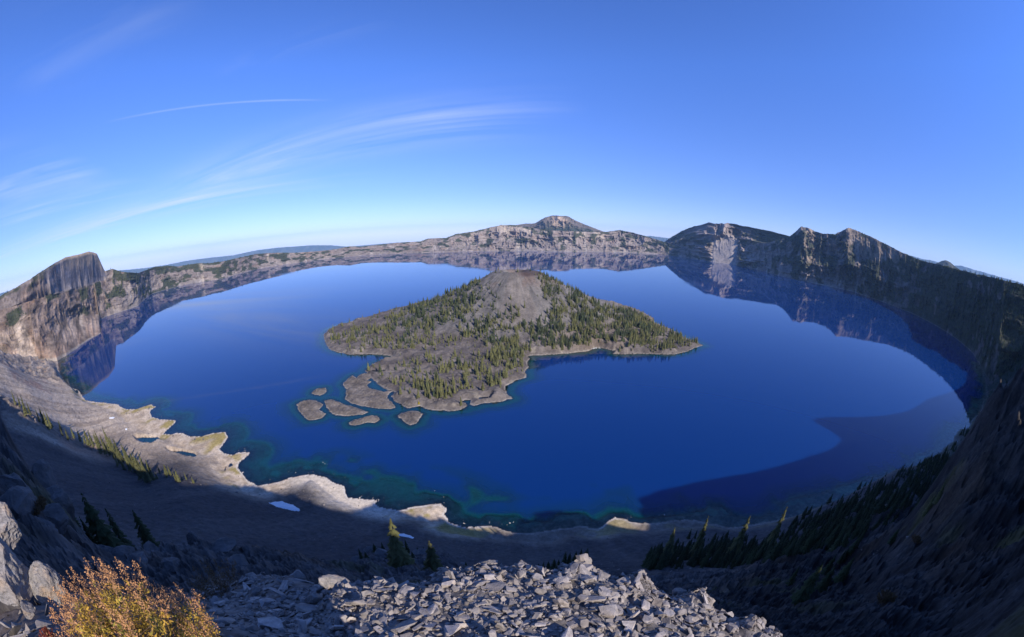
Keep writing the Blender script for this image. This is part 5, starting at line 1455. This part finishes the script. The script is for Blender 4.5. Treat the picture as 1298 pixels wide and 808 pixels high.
def cloud_band(p, q_, width, amp, nscale, stretch, seed, lo=.45, hi=.75, endfade=.15):
    """cirrus between two directions of the sky dome, on a plane high overhead"""
    A, B = plane_uv(*p), plane_uv(*q_); dv = B - A; Ln = float(np.linalg.norm(dv)); ux, uy = dv / Ln
    du = math_n(N, L, 'SUBTRACT', U_, float(A[0])); dvv = math_n(N, L, 'SUBTRACT', V_, float(A[1]))
    s = math_n(N, L, 'ADD', math_n(N, L, 'MULTIPLY', du, float(ux)), math_n(N, L, 'MULTIPLY', dvv, float(uy)))
    t = math_n(N, L, 'ADD', math_n(N, L, 'MULTIPLY', du, float(-uy)), math_n(N, L, 'MULTIPLY', dvv, float(ux)))
    cmb = nd(N, 'ShaderNodeCombineXYZ'); L.new(math_n(N, L, 'MULTIPLY', s, nscale / stretch), cmb.inputs[0]); L.new(math_n(N, L, 'MULTIPLY', t, nscale), cmb.inputs[1]); cmb.inputs[2].default_value = seed
    nz_ = nd(N, 'ShaderNodeTexNoise'); nz_.inputs['Scale'].default_value = 1; nz_.inputs['Detail'].default_value = 7; nz_.inputs['Roughness'].default_value = .62; nz_.inputs['Distortion'].default_value = .6
    L.new(cmb.outputs[0], nz_.inputs['Vector'])
    tw = math_n(N, L, 'DIVIDE', t, width)
    gs = math_n(N, L, 'POWER', 2.718, math_n(N, L, 'MULTIPLY', math_n(N, L, 'MULTIPLY', tw, tw), -1.0))
    e0 = maprange(N, L, s, -endfade * Ln, endfade * Ln, 0, 1); e1 = maprange(N, L, s, Ln * (1 - endfade), Ln * (1 + endfade), 1, 0)
    f = math_n(N, L, 'MULTIPLY', math_n(N, L, 'MULTIPLY', gs, maprange(N, L, nz_.outputs['Fac'], lo, hi, 0, amp)), math_n(N, L, 'MULTIPLY', e0, e1))
    return f


bands = [cloud_band((250, 236), (650, 150), .5, .75, 1.5, 6, 1.0, .40, .78), cloud_band((-10, 334), (330, 238), .8, .75, 1.3, 7, 2.6, .38, .75), cloud_band((90, 300), (420, 222), .7, .4, 1.3, 7, 4.2),
         cloud_band((158, 150), (390, 127), .016, .22, 2.0, 8, 7.7, .2, .5), cloud_band((20, 100), (215, 0), .3, .10, 3.0, 5, 11.0),
         cloud_band((290, 90), (465, 30), .07, .10, 5.0, 4, 15.0), cloud_band((-20, 250), (100, 210), .6, .55, 1.7, 6, 19.0), cloud_band((0, 285), (170, 240), .6, .45, 1.6, 7, 23.0)]
tot = bands[0]
for b in bands[1:]: tot = math_n(N, L, 'ADD', tot, b)
tot = math_n(N, L, 'MINIMUM', tot, .8)
tot = math_n(N, L, 'MULTIPLY', tot, maprange(N, L, sep.outputs[2], .0, .06, 0, 1))
mx = nd(N, 'ShaderNodeMix', data_type='RGBA'); L.new(tot, mx.inputs[0]); deep_sky = nd(N, 'ShaderNodeVectorMath', operation='MULTIPLY'); L.new(sky.outputs[0], deep_sky.inputs[0]); deep_sky.inputs[1].default_value = (0.84, 1.20, 2.05)
hz = nd(N, 'ShaderNodeMix', data_type='RGBA'); L.new(maprange(N, L, sep.outputs[2], 0.02, 0.42, 0, 1), hz.inputs[0]); low_sky = nd(N, 'ShaderNodeVectorMath', operation='MULTIPLY'); L.new(sky.outputs[0], low_sky.inputs[0]); low_sky.inputs[1].default_value = (0.71, 0.735, 1.12)
hor = nd(N, 'ShaderNodeVectorMath', operation='SCALE'); L.new(low_sky.outputs[0], hor.inputs[0]); L.new(maprange(N, L, sep.outputs[2], 0.0, 0.10, 1.12, 1.0), hor.inputs['Scale'])
L.new(hor.outputs[0], hz.inputs[6]); L.new(deep_sky.outputs[0], hz.inputs[7])
L.new(hz.outputs[2], mx.inputs[6]); mx.inputs[7].default_value = (5.6, 6.3, 7.4, 1)
L.new(mx.outputs[2], bg.inputs[0]); L.new(bg.outputs[0], out.inputs[0])

cam = bpy.data.cameras.new('camera'); co = bpy.data.objects.new('camera', cam); COL.objects.link(co)
co.location = (0, 0, H); co.rotation_euler = (math.radians(90) - PITCH, 0, 0)
cam.type = 'PANO'; cam.clip_start = .1; cam.clip_end = 400000
cam.sensor_width = 36; cam.sensor_height = 36 * 637 / 1024; cam.sensor_fit = 'HORIZONTAL'
cam.panorama_type = 'FISHEYE_LENS_POLYNOMIAL'
cam.fisheye_fov = math.radians(330)
cam.fisheye_polynomial_k0 = 0
cam.fisheye_polynomial_k1 = -1.0 / (FPX / 1298.0 * 36.0)
cam.fisheye_polynomial_k2 = cam.fisheye_polynomial_k3 = cam.fisheye_polynomial_k4 = 0
SC.camera = co
SC.render.engine = 'CYCLES'
SC.view_settings.view_transform = 'Standard'; SC.view_settings.look = 'None'
SC.view_settings.exposure = 0.5; SC.view_settings.gamma = 1; SC.view_settings.use_curve_mapping = False
SC.cycles.use_denoising = True
try: SC.cycles.denoiser = 'OPENIMAGEDENOISE'
except Exception: pass
SC.cycles.max_bounces = 6; SC.cycles.diffuse_bounces = 3; SC.cycles.glossy_bounces = 3; SC.cycles.transparent_max_bounces = 12; SC.cycles.volume_bounces = 1
SC.cycles.caustics_reflective = False; SC.cycles.caustics_refractive = False
